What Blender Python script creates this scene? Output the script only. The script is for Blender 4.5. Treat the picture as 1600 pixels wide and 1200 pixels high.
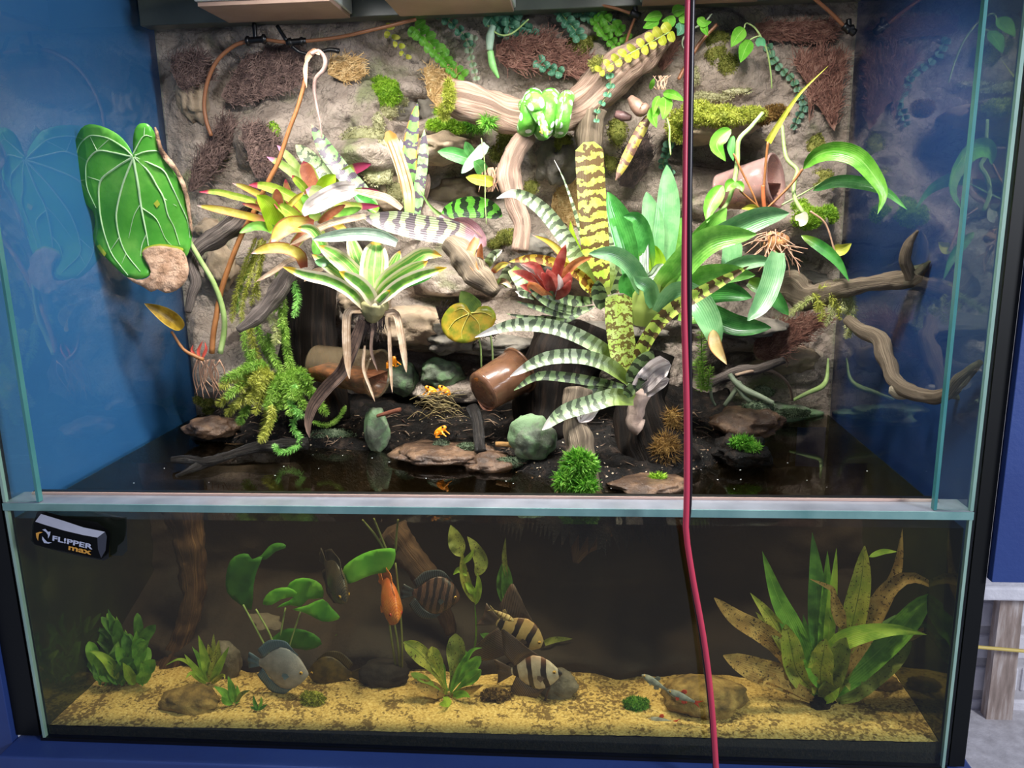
import bpy, bmesh, math, random
import numpy as np
from mathutils import Vector, Matrix, noise
from mathutils.geometry import delaunay_2d_cdt

for o in list(bpy.data.objects):
    bpy.data.objects.remove(o)
random.seed(7)
rng = np.random.default_rng(7)
S = bpy.context.scene
COL = S.collection

# ------------------------------------------------------------------ camera
FL = 1250.0
PITCH, YAW, ROLL = 0.21993688, -0.08208492, -0.02118265
CAM = np.array([0.17214877, -1.15357706, 0.45209259])
_f = np.array([math.sin(YAW)*math.cos(PITCH), math.cos(YAW)*math.cos(PITCH), -math.sin(PITCH)])
_r = np.array([math.cos(YAW), -math.sin(YAW), 0.0])
_u = np.cross(_r, _f)
RT = math.cos(ROLL)*_r + math.sin(ROLL)*_u
UP = -math.sin(ROLL)*_r + math.cos(ROLL)*_u
FW = _f
cd = bpy.data.cameras.new('camera')
cd.sensor_width = 36.0
cd.lens = 36.0*FL/1600.0
cd.clip_start = 0.02
cam = bpy.data.objects.new('camera', cd)
COL.objects.link(cam)
cam.matrix_world = Matrix(((RT[0], UP[0], -FW[0], CAM[0]), (RT[1], UP[1], -FW[1], CAM[1]),
                           (RT[2], UP[2], -FW[2], CAM[2]), (0, 0, 0, 1)))
S.camera = cam

# ------------------------------------------------------------------ world, lamps, exposure
wd = bpy.data.worlds.new('room_light')
S.world = wd
wd.use_nodes = True
wd.node_tree.nodes['Background'].inputs[0].default_value = (0.62, 0.70, 0.95, 1)
wd.node_tree.nodes['Background'].inputs[1].default_value = 0.36


def area(name, loc, target, sx, sy, power, color, spread=3.14):
    l = bpy.data.lights.new(name, 'AREA')
    l.shape = 'RECTANGLE'
    l.size, l.size_y = sx, sy
    l.energy = power
    l.color = color
    l.spread = spread
    o = bpy.data.objects.new(name, l)
    COL.objects.link(o)
    o.location = loc
    d = Vector(target) - Vector(loc)
    o.rotation_euler = d.to_track_quat('-Z', 'Y').to_euler()
    return o


area('lamp_light', (-0.36, 0.10, 0.93), (-0.30, 0.46, 0.16), 0.20, 0.08, 6.4, (1.0, 0.98, 0.93), 1.95)
area('lamp_light', (0.03, 0.10, 0.93), (0.05, 0.46, 0.16), 0.24, 0.08, 5.6, (1.0, 0.98, 0.93), 1.7)
area('lamp_light', (0.42, 0.10, 0.93), (0.38, 0.46, 0.16), 0.20, 0.08, 7.2, (1.0, 0.98, 0.93), 2.1)
area('room_lamp', (0.9, -2.2, 2.3), (0.2, 0.0, 0.0), 1.2, 0.6, 6, (0.9, 0.93, 1.0))
area('room_window', (2.3, -1.5, 1.0), (0.2, 0.3, 0.2), 0.5, 0.6, 70, (0.88, 0.92, 1.0))
S.view_settings.view_transform = 'Standard'
S.view_settings.look = 'None'
S.view_settings.exposure = 0.0
S.view_settings.gamma = 1.0
S.view_settings.use_curve_mapping = False
try:
    S.cycles.use_denoising = True
    S.cycles.transparent_max_bounces = 24
    S.cycles.max_bounces = 10
    S.cycles.sample_clamp_indirect = 4.0
except Exception:
    pass


# ------------------------------------------------------------------ points of the place seen at a pixel
def ray(px, py):
    return RT*((px-800)/FL) + UP*((600-py)/FL) + FW


def W(px, py, Y):
    d = ray(px, py)
    return CAM + d*((Y-CAM[1])/d[1])


def WX(px, py, X):
    d = ray(px, py)
    return CAM + d*((X-CAM[0])/d[0])


def WZ(px, py, Z):
    d = ray(px, py)
    return CAM + d*((Z-CAM[2])/d[2])


def mpp(p):
    """metres per pixel at the point p"""
    return float(np.dot(np.asarray(p)-CAM, FW))/FL


def PX(p):
    d = np.asarray(p)-CAM
    z = d@FW
    return 800+FL*(d@RT)/z, 600-FL*(d@UP)/z


def pp(s):
    """'x,y x,y' -> list of pixel pairs"""
    return [tuple(float(a) for a in t.split(',')) for t in s.split()]


def path(s, Y0, Y1=None):
    q = pp(s) if isinstance(s, str) else s
    Y1 = Y0 if Y1 is None else Y1
    n = len(q)
    return np.array([W(q[i][0], q[i][1], q[i][2] if len(q[i]) > 2 else Y0+(Y1-Y0)*i/max(1, n-1)) for i in range(n)])


def crom(P, n):
    P = np.asarray(P, float)
    m = len(P)
    if m == 2:
        t = np.linspace(0, 1, n+1)[:, None]
        return P[0]*(1-t)+P[1]*t
    E = np.vstack([2*P[0]-P[1], P, 2*P[-1]-P[-2]])
    L = np.concatenate([[0], np.cumsum(np.linalg.norm(np.diff(P, axis=0), axis=1))])
    out = []
    for s in np.linspace(0, L[-1], n+1):
        i = min(m-2, max(0, int(np.searchsorted(L, s, side='right'))-1))
        t = (s-L[i])/max(1e-9, L[i+1]-L[i])
        a, b, c, d = E[i], E[i+1], E[i+2], E[i+3]
        out.append(.5*((2*b)+(-a+c)*t+(2*a-5*b+4*c-d)*t*t+(-a+3*b-3*c+d)*t**3))
    return np.array(out)


def interp(vals, n):
    vals = np.asarray(vals, float)
    return np.interp(np.linspace(0, 1, n+1), np.linspace(0, 1, len(vals)), vals)


def nrm(a):
    a = np.asarray(a, float)
    return a/np.maximum(1e-12, np.linalg.norm(a, axis=-1, keepdims=True))


def fbm(p, o=4):
    return noise.fractal(Vector(p), 1.0, 2.0, o)


# ------------------------------------------------------------------ materials
def C(h, a=1.0):
    h = h.lstrip('#')
    v = [int(h[i:i+2], 16)/255 for i in (0, 2, 4)]
    return tuple([(x/12.92 if x <= .04045 else ((x+.055)/1.055)**2.4) for x in v]+[a])


class NT:
    def __init__(s, name):
        s.m = bpy.data.materials.new(name)
        s.m.use_nodes = True
        s.t = s.m.node_tree
        s.t.nodes.clear()
        s.out = s.t.nodes.new('ShaderNodeOutputMaterial')

    def n(s, ty, ins=None, **kw):
        nd = s.t.nodes.new('ShaderNode'+ty)
        for k, v in kw.items():
            setattr(nd, k, v)
        for k, v in (ins or {}).items():
            sock = nd.inputs[k]
            if isinstance(v, bpy.types.NodeSocket):
                s.t.links.new(v, sock)
            else:
                sock.default_value = v
        return nd

    def math(s, op, a, b=0.0, clamp=False):
        return s.n('Math', {0: a, 1: b}, operation=op, use_clamp=clamp).outputs[0]

    def mix(s, f, a, b, mode='MIX'):
        nd = s.n('Mix', None, data_type='RGBA', blend_type=mode)
        for k, v in ((0, f), (6, a), (7, b)):
            if isinstance(v, bpy.types.NodeSocket):
                s.t.links.new(v, nd.inputs[k])
            else:
                nd.inputs[k].default_value = v
        return nd.outputs[2]

    def ss(s, x, lo, hi):
        return s.n('MapRange', {0: x, 1: lo, 2: hi, 3: 0.0, 4: 1.0}, interpolation_type='SMOOTHSTEP').outputs[0]

    def ramp(s, x, stops):
        nd = s.n('ValToRGB', {0: x})
        e = nd.color_ramp.elements
        while len(e) < len(stops):
            e.new(0.5)
        for i, (p, c) in enumerate(stops):
            e[i].position = p
            e[i].color = C(c) if isinstance(c, str) else c
        return nd.outputs[0]

    def noise(s, vec, scale, detail=5, dist=0.0, rough=.55):
        return s.n('TexNoise', {'Vector': vec, 'Scale': scale, 'Detail': detail, 'Distortion': dist, 'Roughness': rough}).outputs[0]

    def bump(s, h, st=.3, d=.002):
        return s.n('Bump', {'Height': h, 'Strength': st, 'Distance': d}).outputs[0]

    def finish(s, sh, vol=None):
        s.t.links.new(sh, s.out.inputs[0])
        if vol:
            s.t.links.new(vol, s.out.inputs[1])
        return s.m


def mnoise(name, stops, scale, rough=.6, bump=.4, bscale=None, bdist=.003, stretch=None, uv=False, detail=6, spec=.5,
           coat=0.0, transl=0.0, isl=0.0, metal=0.0, extra=None):
    t = NT(name)
    tc = t.n('TexCoord')
    v = tc.outputs['UV' if uv else 'Object']
    if stretch:
        v = t.n('Mapping', {0: v, 3: stretch}).outputs[0]
    f = t.noise(v, scale, detail)
    if isl:
        g = t.n('NewGeometry').outputs['Random Per Island']
        f = t.math('ADD', f, t.math('MULTIPLY', t.math('SUBTRACT', g, .5), isl))
    col = t.ramp(f, stops)
    if extra:
        col = extra(t, tc, v, col)
    ins = {'Base Color': col, 'Roughness': rough, 'Specular IOR Level': spec, 'Metallic': metal, 'Coat Weight': coat, 'Coat Roughness': .08}
    if bump:
        ins['Normal'] = t.bump(t.noise(v, bscale or scale*3, 8, rough=.62), bump, bdist)
    sh = t.n('BsdfPrincipled', ins).outputs[0]
    if transl:
        tl = t.n('BsdfTranslucent', {0: col}).outputs[0]
        sh = t.n('MixShader', {0: transl, 1: sh, 2: tl}).outputs[0]
    return t.finish(sh)


def mplain(name, col, rough=.5, spec=.5, metal=0.0, coat=0.0):
    return mnoise(name, [(0.3, col), (0.7, col)], 20, rough, .0, spec=spec, metal=metal, coat=coat)


def mleaf(name, base, alt, edge=None, ew=.55, band=None, period=.014, bt=.1, dist=1.2, mid=None, mw=.07, tip=None, tl=.85,
          root=None, rl=.2, stripe=None, sdens=9, rough=.42, transl=.28, spots=None, nscale=45, spt=.63, coat=.0):
    """blade: UV u across, v along; second UV in metres"""
    t = NT(name)
    uv = t.n('UVMap', uv_map='UVMap').outputs[0]
    um = t.n('UVMap', uv_map='metric').outputs[0]
    sx = t.n('SeparateXYZ', {0: uv})
    u, v = sx.outputs[0], sx.outputs[1]
    sm = t.n('SeparateXYZ', {0: um})
    e = t.math('MULTIPLY', t.math('ABSOLUTE', t.math('SUBTRACT', u, .5)), 2.0)
    ob = t.n('TexCoord').outputs['Object']
    nz = t.noise(ob, nscale, 4)
    col = t.mix(t.ss(nz, .38, .62), C(base), C(alt))
    if stripe:
        sv = t.n('CombineXYZ', {0: t.math('MULTIPLY', u, sdens), 1: t.math('MULTIPLY', v, .6), 2: t.math('MULTIPLY', sm.outputs[1], 0.0)}).outputs[0]
        col = t.mix(t.ss(t.noise(sv, 1.0, 3), .50, .56), col, C(stripe))
    if edge:
        col = t.mix(t.ss(t.math('ADD', e, t.math('MULTIPLY', t.math('SUBTRACT', nz, .5), .25)), ew, min(1.0, ew+.18)), col, C(edge))
    if band:
        bn = t.noise(um, 85, 3)
        b2 = t.noise(um, 30, 2)
        ph = t.math('ADD', t.math('DIVIDE', sm.outputs[1], period), t.math('ADD', t.math('MULTIPLY', t.math('SUBTRACT', bn, .5), dist), t.math('MULTIPLY', b2, 1.6)))
        s_ = t.math('SINE', t.math('MULTIPLY', ph, 6.2832))
        col = t.mix(t.ss(s_, bt, bt+.18), col, C(band))
    if spots:
        col = t.mix(t.ss(t.noise(ob, 260, 2), spt, spt+.03), col, C(spots))
    if mid:
        col = t.mix(t.ss(e, mw, mw*.4), col, C(mid))
    if root:
        col = t.mix(t.ss(v, rl, rl*.2), col, C(root))
    if tip:
        col = t.mix(t.ss(t.math('ADD', v, t.math('MULTIPLY', t.math('SUBTRACT', nz, .5), .15)), tl, tl+.05), col, C(tip))
    rib = t.math('SINE', t.math('MULTIPLY', u, 70.0))
    nrmv = t.bump(t.math('ADD', t.math('MULTIPLY', rib, .5), t.noise(ob, 160, 4)), .22, .0015)
    sh = t.n('BsdfPrincipled', {'Base Color': col, 'Roughness': rough, 'Normal': nrmv, 'Coat Weight': coat}).outputs[0]
    tr = t.n('BsdfTranslucent', {0: col}).outputs[0]
    return t.finish(t.n('MixShader', {0: transl, 1: sh, 2: tr}).outputs[0])


def mglass(name, tint='FFFFFF', ior=1.45, refl=1.6, rough=0.0):
    t = NT(name)
    bf = t.math('SUBTRACT', 1.0, t.n('NewGeometry').outputs['Backfacing'])
    fr = t.math('MULTIPLY', t.math('MULTIPLY', t.n('Fresnel', {0: ior}).outputs[0], refl, True), bf)
    a = t.n('BsdfTransparent', {0: C(tint)}).outputs[0]
    b = t.n('BsdfGlossy', {0: (1, 1, 1, 1), 'Roughness': rough}).outputs[0]
    return t.finish(t.n('MixShader', {0: fr, 1: a, 2: b}).outputs[0])


# ------------------------------------------------------------------ objects
ORG = {}


def thing(name, label, cat, loc, group=None):
    o = bpy.data.objects.new(name, None)
    o.empty_display_size = .02
    COL.objects.link(o)
    o.location = Vector(loc)
    ORG[o] = np.array(loc, float)
    tag(o, label, cat, group)
    return o


def tag(o, label=None, cat=None, group=None, kind=None):
    if label:
        o['label'] = label
    if cat:
        o['category'] = cat
    if group:
        o['group'] = group
    if kind:
        o['kind'] = kind
    return o


def mk(name, V, Fc, mat, parent=None, uv=None, uv2=None, smooth=True):
    V = np.asarray(V, float)
    if parent is None:
        org = np.array([V[:, 0].mean(), V[:, 1].mean(), V[:, 2].min()])
    else:
        org = ORG[parent]
    me = bpy.data.meshes.new(name)
    me.from_pydata((V-org).tolist(), [], Fc.tolist() if isinstance(Fc, np.ndarray) else Fc)
    li = np.empty(len(me.loops), dtype=np.int32)
    me.loops.foreach_get('vertex_index', li)
    for nm, a in (('UVMap', uv), ('metric', uv2)):
        if a is not None:
            l = me.uv_layers.new(name=nm)
            l.data.foreach_set('uv', np.asarray(a, np.float32)[li].ravel())
    if smooth:
        me.polygons.foreach_set('use_smooth', np.ones(len(me.polygons), dtype=bool))
    me.materials.append(mat)
    me.update()
    o = bpy.data.objects.new(name, me)
    COL.objects.link(o)
    if parent is None:
        o.location = Vector(org)
    else:
        o.parent = parent
    ORG[o] = org
    return o


class MB:
    """collects several shapes into ONE mesh"""
    def __init__(s):
        s.V, s.F, s.U, s.M, s.k = [], [], [], [], 0

    def add(s, g):
        V, F_, U = g[0], g[1], g[2] if len(g) > 2 else np.zeros((len(g[0]), 2))
        s.V.append(V)
        s.U.append(U)
        s.M.append(g[3] if len(g) > 3 else U)
        s.F += [tuple(i+s.k for i in f) for f in (F_.tolist() if isinstance(F_, np.ndarray) else F_)]
        s.k += len(V)
        return s

    def out(s, name, mat, parent=None, smooth=True):
        return mk(name, np.vstack(s.V), s.F, mat, parent, np.vstack(s.U), np.vstack(s.M), smooth)


def gridf(a, b, off=0, wrap=False):
    """faces of an a x b grid of vertices"""
    f = []
    for i in range(a-1):
        for j in range(b if wrap else b-1):
            k = (j+1) % b
            f.append((i*b+j+off, i*b+k+off, (i+1)*b+k+off, (i+1)*b+j+off))
    return f


def box(x0, x1, y0, y1, z0, z1):
    V = np.array([(x, y, z) for z in (z0, z1) for y in (y0, y1) for x in (x0, x1)], float)
    return V, [(0, 2, 3, 1), (4, 5, 7, 6), (0, 1, 5, 4), (2, 6, 7, 3), (0, 4, 6, 2), (1, 3, 7, 5)], np.zeros((8, 2))


def bbox(name, b, mat, parent=None, bev=.002, seg=2):
    V, F_, U = box(*b)
    o = mk(name, V, F_, mat, parent, smooth=False)
    if bev:
        bm = bmesh.new()
        bm.from_mesh(o.data)
        bmesh.ops.bevel(bm, geom=bm.edges[:], offset=bev, segments=seg, affect='EDGES', profile=.5)
        bm.to_mesh(o.data)
        bm.free()
    return o


def tubeg(P, R, ns=8, n=None, jit=0.0, seed=0, flat=1.0, caps=True, jf=30.0):
    """a tube along P with radii R (metres), bumpy when jit > 0"""
    n = n or max(8, 5*len(P))
    Q = crom(P, n)
    r = interp(R, n)
    T = nrm(np.gradient(Q, axis=0))
    a = np.array([0, 0, 1.0]) if abs(T[0][2]) < .8 else np.array([1.0, 0, 0])
    N = np.cross(T[0], a)
    V, U = [], []
    L = np.concatenate([[0], np.cumsum(np.linalg.norm(np.diff(Q, axis=0), axis=1))])
    for i in range(n+1):
        N = N-T[i]*(N@T[i])
        N = N/np.linalg.norm(N)
        B = np.cross(T[i], N)
        for j in range(ns):
            th = 2*math.pi*j/ns
            rr = r[i]
            if jit:
                rr *= 1+jit*fbm((math.cos(th)*1.3+seed, math.sin(th)*1.3+seed*2, L[i]*jf), 3)
            V.append(Q[i]+(N*math.cos(th)+B*math.sin(th)*flat)*rr)
            U.append((j/ns, L[i]))
    F_ = gridf(n+1, ns, 0, True)
    if caps:
        k = len(V)
        V += [Q[0]-T[0]*r[0]*.3, Q[-1]+T[-1]*r[-1]*.3]
        U += [(0, 0), (0, L[-1])]
        for j in range(ns):
            F_.append((k, (j+1) % ns, j))
            F_.append((k+1, n*ns+j, n*ns+(j+1) % ns))
    return np.array(V), F_, np.array(U)


def tube(parent, s, rpx, Y0, Y1, mat, name, ns=8, jit=0.0, seed=0, n=None, flat=1.0, jf=30.0):
    P = path(s, Y0, Y1)
    R = np.asarray(rpx, float)*mpp(P[len(P)//2])
    return mk(name, *_t(tubeg(P, R, ns, n, jit, seed, flat, jf=jf), mat, parent))


def _t(g, mat, parent):
    return g[0], g[1], mat, parent, g[2], g[2]


PROF = {
    'strap': lambda v: np.minimum(1, .62+v*2.2)*np.maximum(0.0, 1-np.clip((v-.5)/.505, 0, 1)**2.5)**.8,
    'blunt': lambda v: np.minimum(1, .7+v)*np.sqrt(np.maximum(0.02, 1-np.clip((v-.93)/.075, 0, 1)**2)),
    'lance': lambda v: np.sin(np.pi*np.clip(v, 0, 1)**.75)**.85*.97+.03*(1-v),
    'oval': lambda v: np.sqrt(np.maximum(0, 1-(2*v-1)**2))*.98+.02,
    'spat': lambda v: (.16+.84*np.clip((v-.15)/.5, 0, 1)**1.5)*np.sqrt(np.maximum(0, 1-np.clip((v-.7)/.302, 0, 1)**2.2)),
    'taper': lambda v: (1-v)*.97+.03,
    'heart': lambda v: np.sqrt(np.maximum(0, np.minimum(1, .45+v*3)))*np.maximum(0, 1-v**2.2)**.75+.01,
}


def leafg(P, wpx, prof='strap', cup=.25, tilt=0.0, n=14, m=4, wave=0.0, fold=False, twist=0.0):
    Q = crom(P, n)
    T = nrm(np.gradient(Q, axis=0))
    view = nrm(Q-CAM)
    s = nrm(np.cross(T, view))
    nn = np.cross(T, s)
    v = np.linspace(0, 1, n+1)
    L = np.concatenate([[0], np.cumsum(np.linalg.norm(np.diff(Q, axis=0), axis=1))])
    w = wpx*np.array([mpp(q) for q in Q])*PROF[prof](v)*.5
    sd = random.random()*50
    V, U, M2 = [], [], []
    for i in range(n+1):
        a = tilt+twist*v[i]
        si = s[i]*math.cos(a)+nn[i]*math.sin(a)
        ni = nn[i]*math.cos(a)-s[i]*math.sin(a)
        for j in range(m+1):
            u = -1+2*j/m
            h = cup*w[i]*(abs(u) if fold else u*u)
            if wave:
                h += wave*w[i]*abs(u)*noise.noise(Vector((L[i]*70+sd, u*1.3, sd)))
            V.append(Q[i]+si*u*w[i]-ni*(-h))
            U.append((j/m, v[i]))
            M2.append((u*w[i]+sd*.01, L[i]+sd))
    return np.array(V), gridf(n+1, m+1), np.array(U), np.array(M2)


def leaf(parent, s, w, mat, Y0, Y1=None, name='leaf', **k):
    """s goes base -> tip in pixels; Y0 at the base, Y1 at the tip"""
    g = leafg(path(s, Y0, Y1), w, **k)
    return mk(name, g[0], g[1], mat, parent, g[2], g[3])


def rockg(c, r, seed=0, rough=.25, sub=3, f=1.6, ridge=False):
    bm = bmesh.new()
    bmesh.ops.create_icosphere(bm, subdivisions=sub, radius=1)
    V = np.array([v.co[:] for v in bm.verts])
    F_ = [tuple(v.index for v in f_.verts) for f_ in bm.faces]
    bm.free()
    out = []
    for p in V:
        d = fbm(p*f+seed*7.3, 4)+.5*noise.noise(Vector(p*f*.5+seed))
        if ridge:
            d = -abs(d)
        out.append(p*(1+rough*d))
    return np.array(out)*np.array(r)+np.array(c), F_, np.zeros((len(V), 2))


def rock(parent, px, py, Y, rx, ry, mat, name='rock', depth=None, seed=0, rough=.25, sub=3, f=1.6, ridge=False):
    c = W(px, py, Y)
    s = mpp(c)
    g = rockg(c, (rx*s, (depth or rx)*s, ry*s), seed or px*.013+py*.07, rough, sub, f, ridge)
    return mk(name, g[0], g[1], mat, parent, g[2])


def blades(P, N, ln, wd, spread=.6, droop=0.0):
    n = len(P)
    D = nrm(N+rng.normal(0, spread, (n, 3)))
    A = nrm(np.cross(D, rng.normal(0, 1, (n, 3))))
    l = ln*rng.uniform(.55, 1.25, (n, 1))
    w = wd*rng.uniform(.7, 1.3, (n, 1))
    tip = P+D*l
    tip[:, 2] -= droop*l[:, 0]
    V = np.stack([P-A*w, P+A*w, tip], 1).reshape(-1, 3)
    F_ = np.arange(3*n).reshape(n, 3)
    return V, F_, np.zeros((3*n, 2))


def clump(blobs, n, ln, wd, spread=.6, droop=0.0):
    """blobs (px, py, Y, rx px, ry px[, depth px]); moss shoots all over them on a low bumpy base"""
    mb = MB()
    tot = sum(b[3]*b[4] for b in blobs)
    for b in blobs:
        c = W(*b[:3])
        s = mpp(c)
        r = np.array([b[3]*s, (b[5] if len(b) > 5 else min(b[3], b[4]))*s, b[4]*s])
        mb.add(rockg(c, r*.84, b[0]*.03, .22, 2))
        k = int(1.7*n*b[3]*b[4]/tot)
        N = nrm(rng.normal(0, 1, (k, 3)))
        N[:, 1] = -np.abs(N[:, 1])
        d = np.array([1+.22*fbm(q*1.6+b[0]*.03*7.3, 3) for q in N])[:, None]
        mb.add(blades(c+N*r*.9*d, nrm(N/r), ln, wd, spread, droop))
    return mb


def moss(name, label, blobs, n, mat, ln=.006, wd=.0011, spread=.6, parent=None, droop=0.0):
    o = clump(blobs, n, ln, wd, spread, droop).out(name, mat, parent)
    if parent is None:
        tag(o, label, 'moss')
    o['kind'] = 'stuff'
    return o


def polyg(outline, Yf, step=8.0, thick=0.0):
    """fill a pixel outline with triangles; Yf(px, py) or number gives the depth"""
    o = pp(outline) if isinstance(outline, str) else outline
    k_ = len(o)
    if k_ > 5:
        q = np.array(o, float)
        r_ = []
        for i in range(k_):
            A, B, D, E = q[i-1], q[i], q[(i+1) % k_], q[(i+2) % k_]
            for t in (0, .5):
                r_.append(tuple(.5*(2*B+(D-A)*t+(2*A-5*B+4*D-E)*t*t+(3*B-A-3*D+E)*t**3)))
        o = r_
    n = len(o)
    a = np.array(o)
    pts = [Vector(p) for p in o]
    for x in np.arange(a[:, 0].min(), a[:, 0].max(), step):
        for k, y in enumerate(np.arange(a[:, 1].min(), a[:, 1].max(), step)):
            q = (x+(step/2 if k % 2 else 0), y)
            ins = False
            dm = 1e9
            for i in range(n):
                (x1, y1), (x2, y2) = o[i], o[(i+1) % n]
                if (y1 > q[1]) != (y2 > q[1]) and q[0] < (x2-x1)*(q[1]-y1)/(y2-y1)+x1:
                    ins = not ins
                dx, dy = x2-x1, y2-y1
                t = max(0, min(1, ((q[0]-x1)*dx+(q[1]-y1)*dy)/max(1e-9, dx*dx+dy*dy)))
                dm = min(dm, math.hypot(q[0]-x1-t*dx, q[1]-y1-t*dy))
            if ins and dm > step*.45:
                pts.append(Vector(q))
    r = delaunay_2d_cdt(pts, [(i, (i+1) % n) for i in range(n)], [], 1, 1e-4)
    q = np.array([v[:] for v in r[0]])
    V = np.array([W(x, y, Yf(x, y) if callable(Yf) else Yf) for x, y in q])
    lo, hi = a.min(0), a.max(0)
    U = (q-lo)/(hi-lo)
    U[:, 1] = 1-U[:, 1]
    F_ = [tuple(f) for f in r[2]]
    # face the camera
    f0 = F_[0]
    if np.dot(np.cross(V[f0[1]]-V[f0[0]], V[f0[2]]-V[f0[0]]), V[f0[0]]-CAM) > 0:
        F_ = [f[::-1] for f in F_]
    M2 = (q-lo)*mpp(V[0])
    return V, F_, U, M2


def poly(parent, outline, Yf, mat, name, step=8.0, thick=0.0):
    g = polyg(outline, Yf, step)
    o = mk(name, g[0], g[1], mat, parent, g[2], g[3])
    if thick:
        md = o.modifiers.new('thickness', 'SOLIDIFY')
        md.thickness = thick
        md.offset = 0
    return o


def strands(outline, Y, n, ln, ang, mat, name, parent=None, label=None, cat='bark', wd=.0006, rel=.012, aj=.5, curl=.35):
    """a mat of root fibre: a lumpy slab under many loose fibres"""
    n, ln = int(n*1.7), ln*.6
    a = np.array(pp(outline))
    g = polyg(outline, lambda x, y: Y-rel*(.6+.6*fbm((x*.05, y*.05, 1.0), 3)), 7)
    mb = MB()
    mb.add(g)
    tri = np.array(g[1])
    T3 = g[0][tri]
    ar = np.linalg.norm(np.cross(T3[:, 1]-T3[:, 0], T3[:, 2]-T3[:, 0]), axis=1)
    idx = rng.choice(len(tri), n, p=ar/ar.sum())
    b = rng.dirichlet((1, 1, 1), n)
    P0 = (T3[idx]*b[:, :, None]).sum(1)
    k = 4
    for p in P0:
        th = ang+rng.normal(0, aj)
        L = ln*rng.uniform(.5, 1.3)
        V = []
        q = p.copy()
        q[1] -= rng.uniform(.0005, .006)
        for i in range(k+1):
            V.append(q+np.array([-math.sin(th), -.2, math.cos(th)])*wd)
            V.append(q-np.array([-math.sin(th), .2, math.cos(th)])*wd)
            th += rng.normal(0, curl)
            q = q+np.array([math.cos(th), rng.normal(0, .25), math.sin(th)])*L/k
        mb.add((np.array(V), gridf(k+1, 2), np.zeros((2*k+2, 2))))
    o = mb.out(name, mat, parent)
    if parent is None:
        tag(o, label, cat)
    return o


# ================================================================== materials in use
GLASS = mglass('clear_glass', 'F2FBF8', 1.45)
GLASSL = mglass('front_glass', 'F4F8EE', 1.45, 1.1)
EDGE = mnoise('glass_edge', [(.3, '3D7F80'), (.7, '5F9E9C')], 6, .25, 0, transl=.2)
EDGEP = mnoise('pale_glass_edge', [(.3, '86A99E'), (.7, 'A9C4B4')], 6, .25, 0, transl=.2)
LEDGE = mnoise('ledge_glass', [(.3, '6E737C'), (.7, '8C9099')], 14, .18, .1, coat=.4)
BLUE_L = mnoise('blue_board', [(.3, '37659F'), (.7, '4270A8')], 3, .55, .05)
BLUE_R = mnoise('navy_board', [(.3, '273E78'), (.7, '304880')], 3, .5, .1, 90)
BLUE_F = mnoise('blue_painted_wood', [(.3, '233872'), (.7, '2A427E')], 5, .5, .2, 120)
BLACK = mplain('black_silicone', '050606', .5, .3)
PLAST = mplain('black_plastic', '0B0B0D', .35, .5)


def _wallx(t, tc, v, col):
    g = t.noise(v, 5.5, 6, .5)
    col = t.mix(t.math('MULTIPLY', t.ss(g, .56, .70), .75), col, C('6F7A45'))
    h = t.noise(v, 9.0, 5, 1.0)
    col = t.mix(t.math('MULTIPLY', t.ss(h, .57, .68), .8), col, C('382A24'))
    wv = t.n('VectorMath', {0: v, 1: t.n('TexNoise', {'Vector': v, 'Scale': 9.0, 'Detail': 4.0}).outputs[1]}, operation='ADD').outputs[0]
    cr = t.n('TexVoronoi', {'Vector': t.n('Mapping', {0: wv, 3: (1, 1, 1.7)}).outputs[0], 'Scale': 4.5}, feature='DISTANCE_TO_EDGE').outputs[0]
    col = t.mix(t.math('MULTIPLY', t.ss(cr, .03, .0), .5), col, C('2A201A'))
    f2 = t.noise(v, 150.0, 6)
    col = t.mix(t.math('MULTIPLY', t.ss(f2, .50, .38), .22), col, C('5A4C42'))
    k = t.noise(v, 60.0, 4)
    return t.mix(t.math('MULTIPLY', t.ss(k, .60, .72), .5), col, C('A89A8C'))


ROCKW = mnoise('artificial_rock', [(.30, '75665A'), (.45, '9C8C7E'), (.60, 'B5A495'), (.75, '8A7A6D')], 9, .8, .9, 85, .014, extra=_wallx)
TAN = mnoise('tan_stone', [(.3, '75624F'), (.5, 'A08B72'), (.7, '8B7A68')], 22, .75, .8, 90, .004)


def _mossy(t, tc, v, col):
    g = t.noise(v, 26, 5, .4)
    return t.mix(t.ss(g, .44, .56), col, C('66805A'))


MOSSTONE = mnoise('algae_stone', [(.3, '33362C'), (.5, '5E6653'), (.7, '808A70')], 30, .7, .7, 110, .004, extra=_mossy)
WETST = mnoise('wet_brown_stone', [(.3, '2A1E16'), (.5, '4E3A2B'), (.7, '7A5F48')], 30, .4, .9, 120, .005)
GREYST = mnoise('grey_stone', [(.3, '4B463F'), (.7, '857D70')], 26, .7, .7, 110, .004)
DARKM = mnoise('wet_dark_mulch', [(.3, '050403'), (.52, '0F0B08'), (.66, '2A2019'), (.8, '4A3C30')], 55, .6, 1.0, 160, .006, spec=.22)
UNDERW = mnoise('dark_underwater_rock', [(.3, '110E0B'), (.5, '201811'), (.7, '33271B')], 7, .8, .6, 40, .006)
BARK = mnoise('root_fibre', [(.25, '3A2B27'), (.5, '5E4841'), (.8, '8A7065')], 60, .8, .5, 200, .002, isl=.35)
BARKR = mnoise('red_root_fibre', [(.25, '45291F'), (.5, '6E4538'), (.8, '95705F')], 60, .8, .5, 200, .002, isl=.35)
BARKD = mnoise('dark_root_fibre', [(.25, '140E0C'), (.5, '2F221D'), (.8, '55423A')], 60, .8, .5, 200, .002, isl=.35)
STRAW = mnoise('straw_fibre', [(.25, '8A6B3C'), (.5, 'B8925A'), (.8, 'D9BE8C')], 60, .8, .3, 200, .002, isl=.35)


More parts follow.
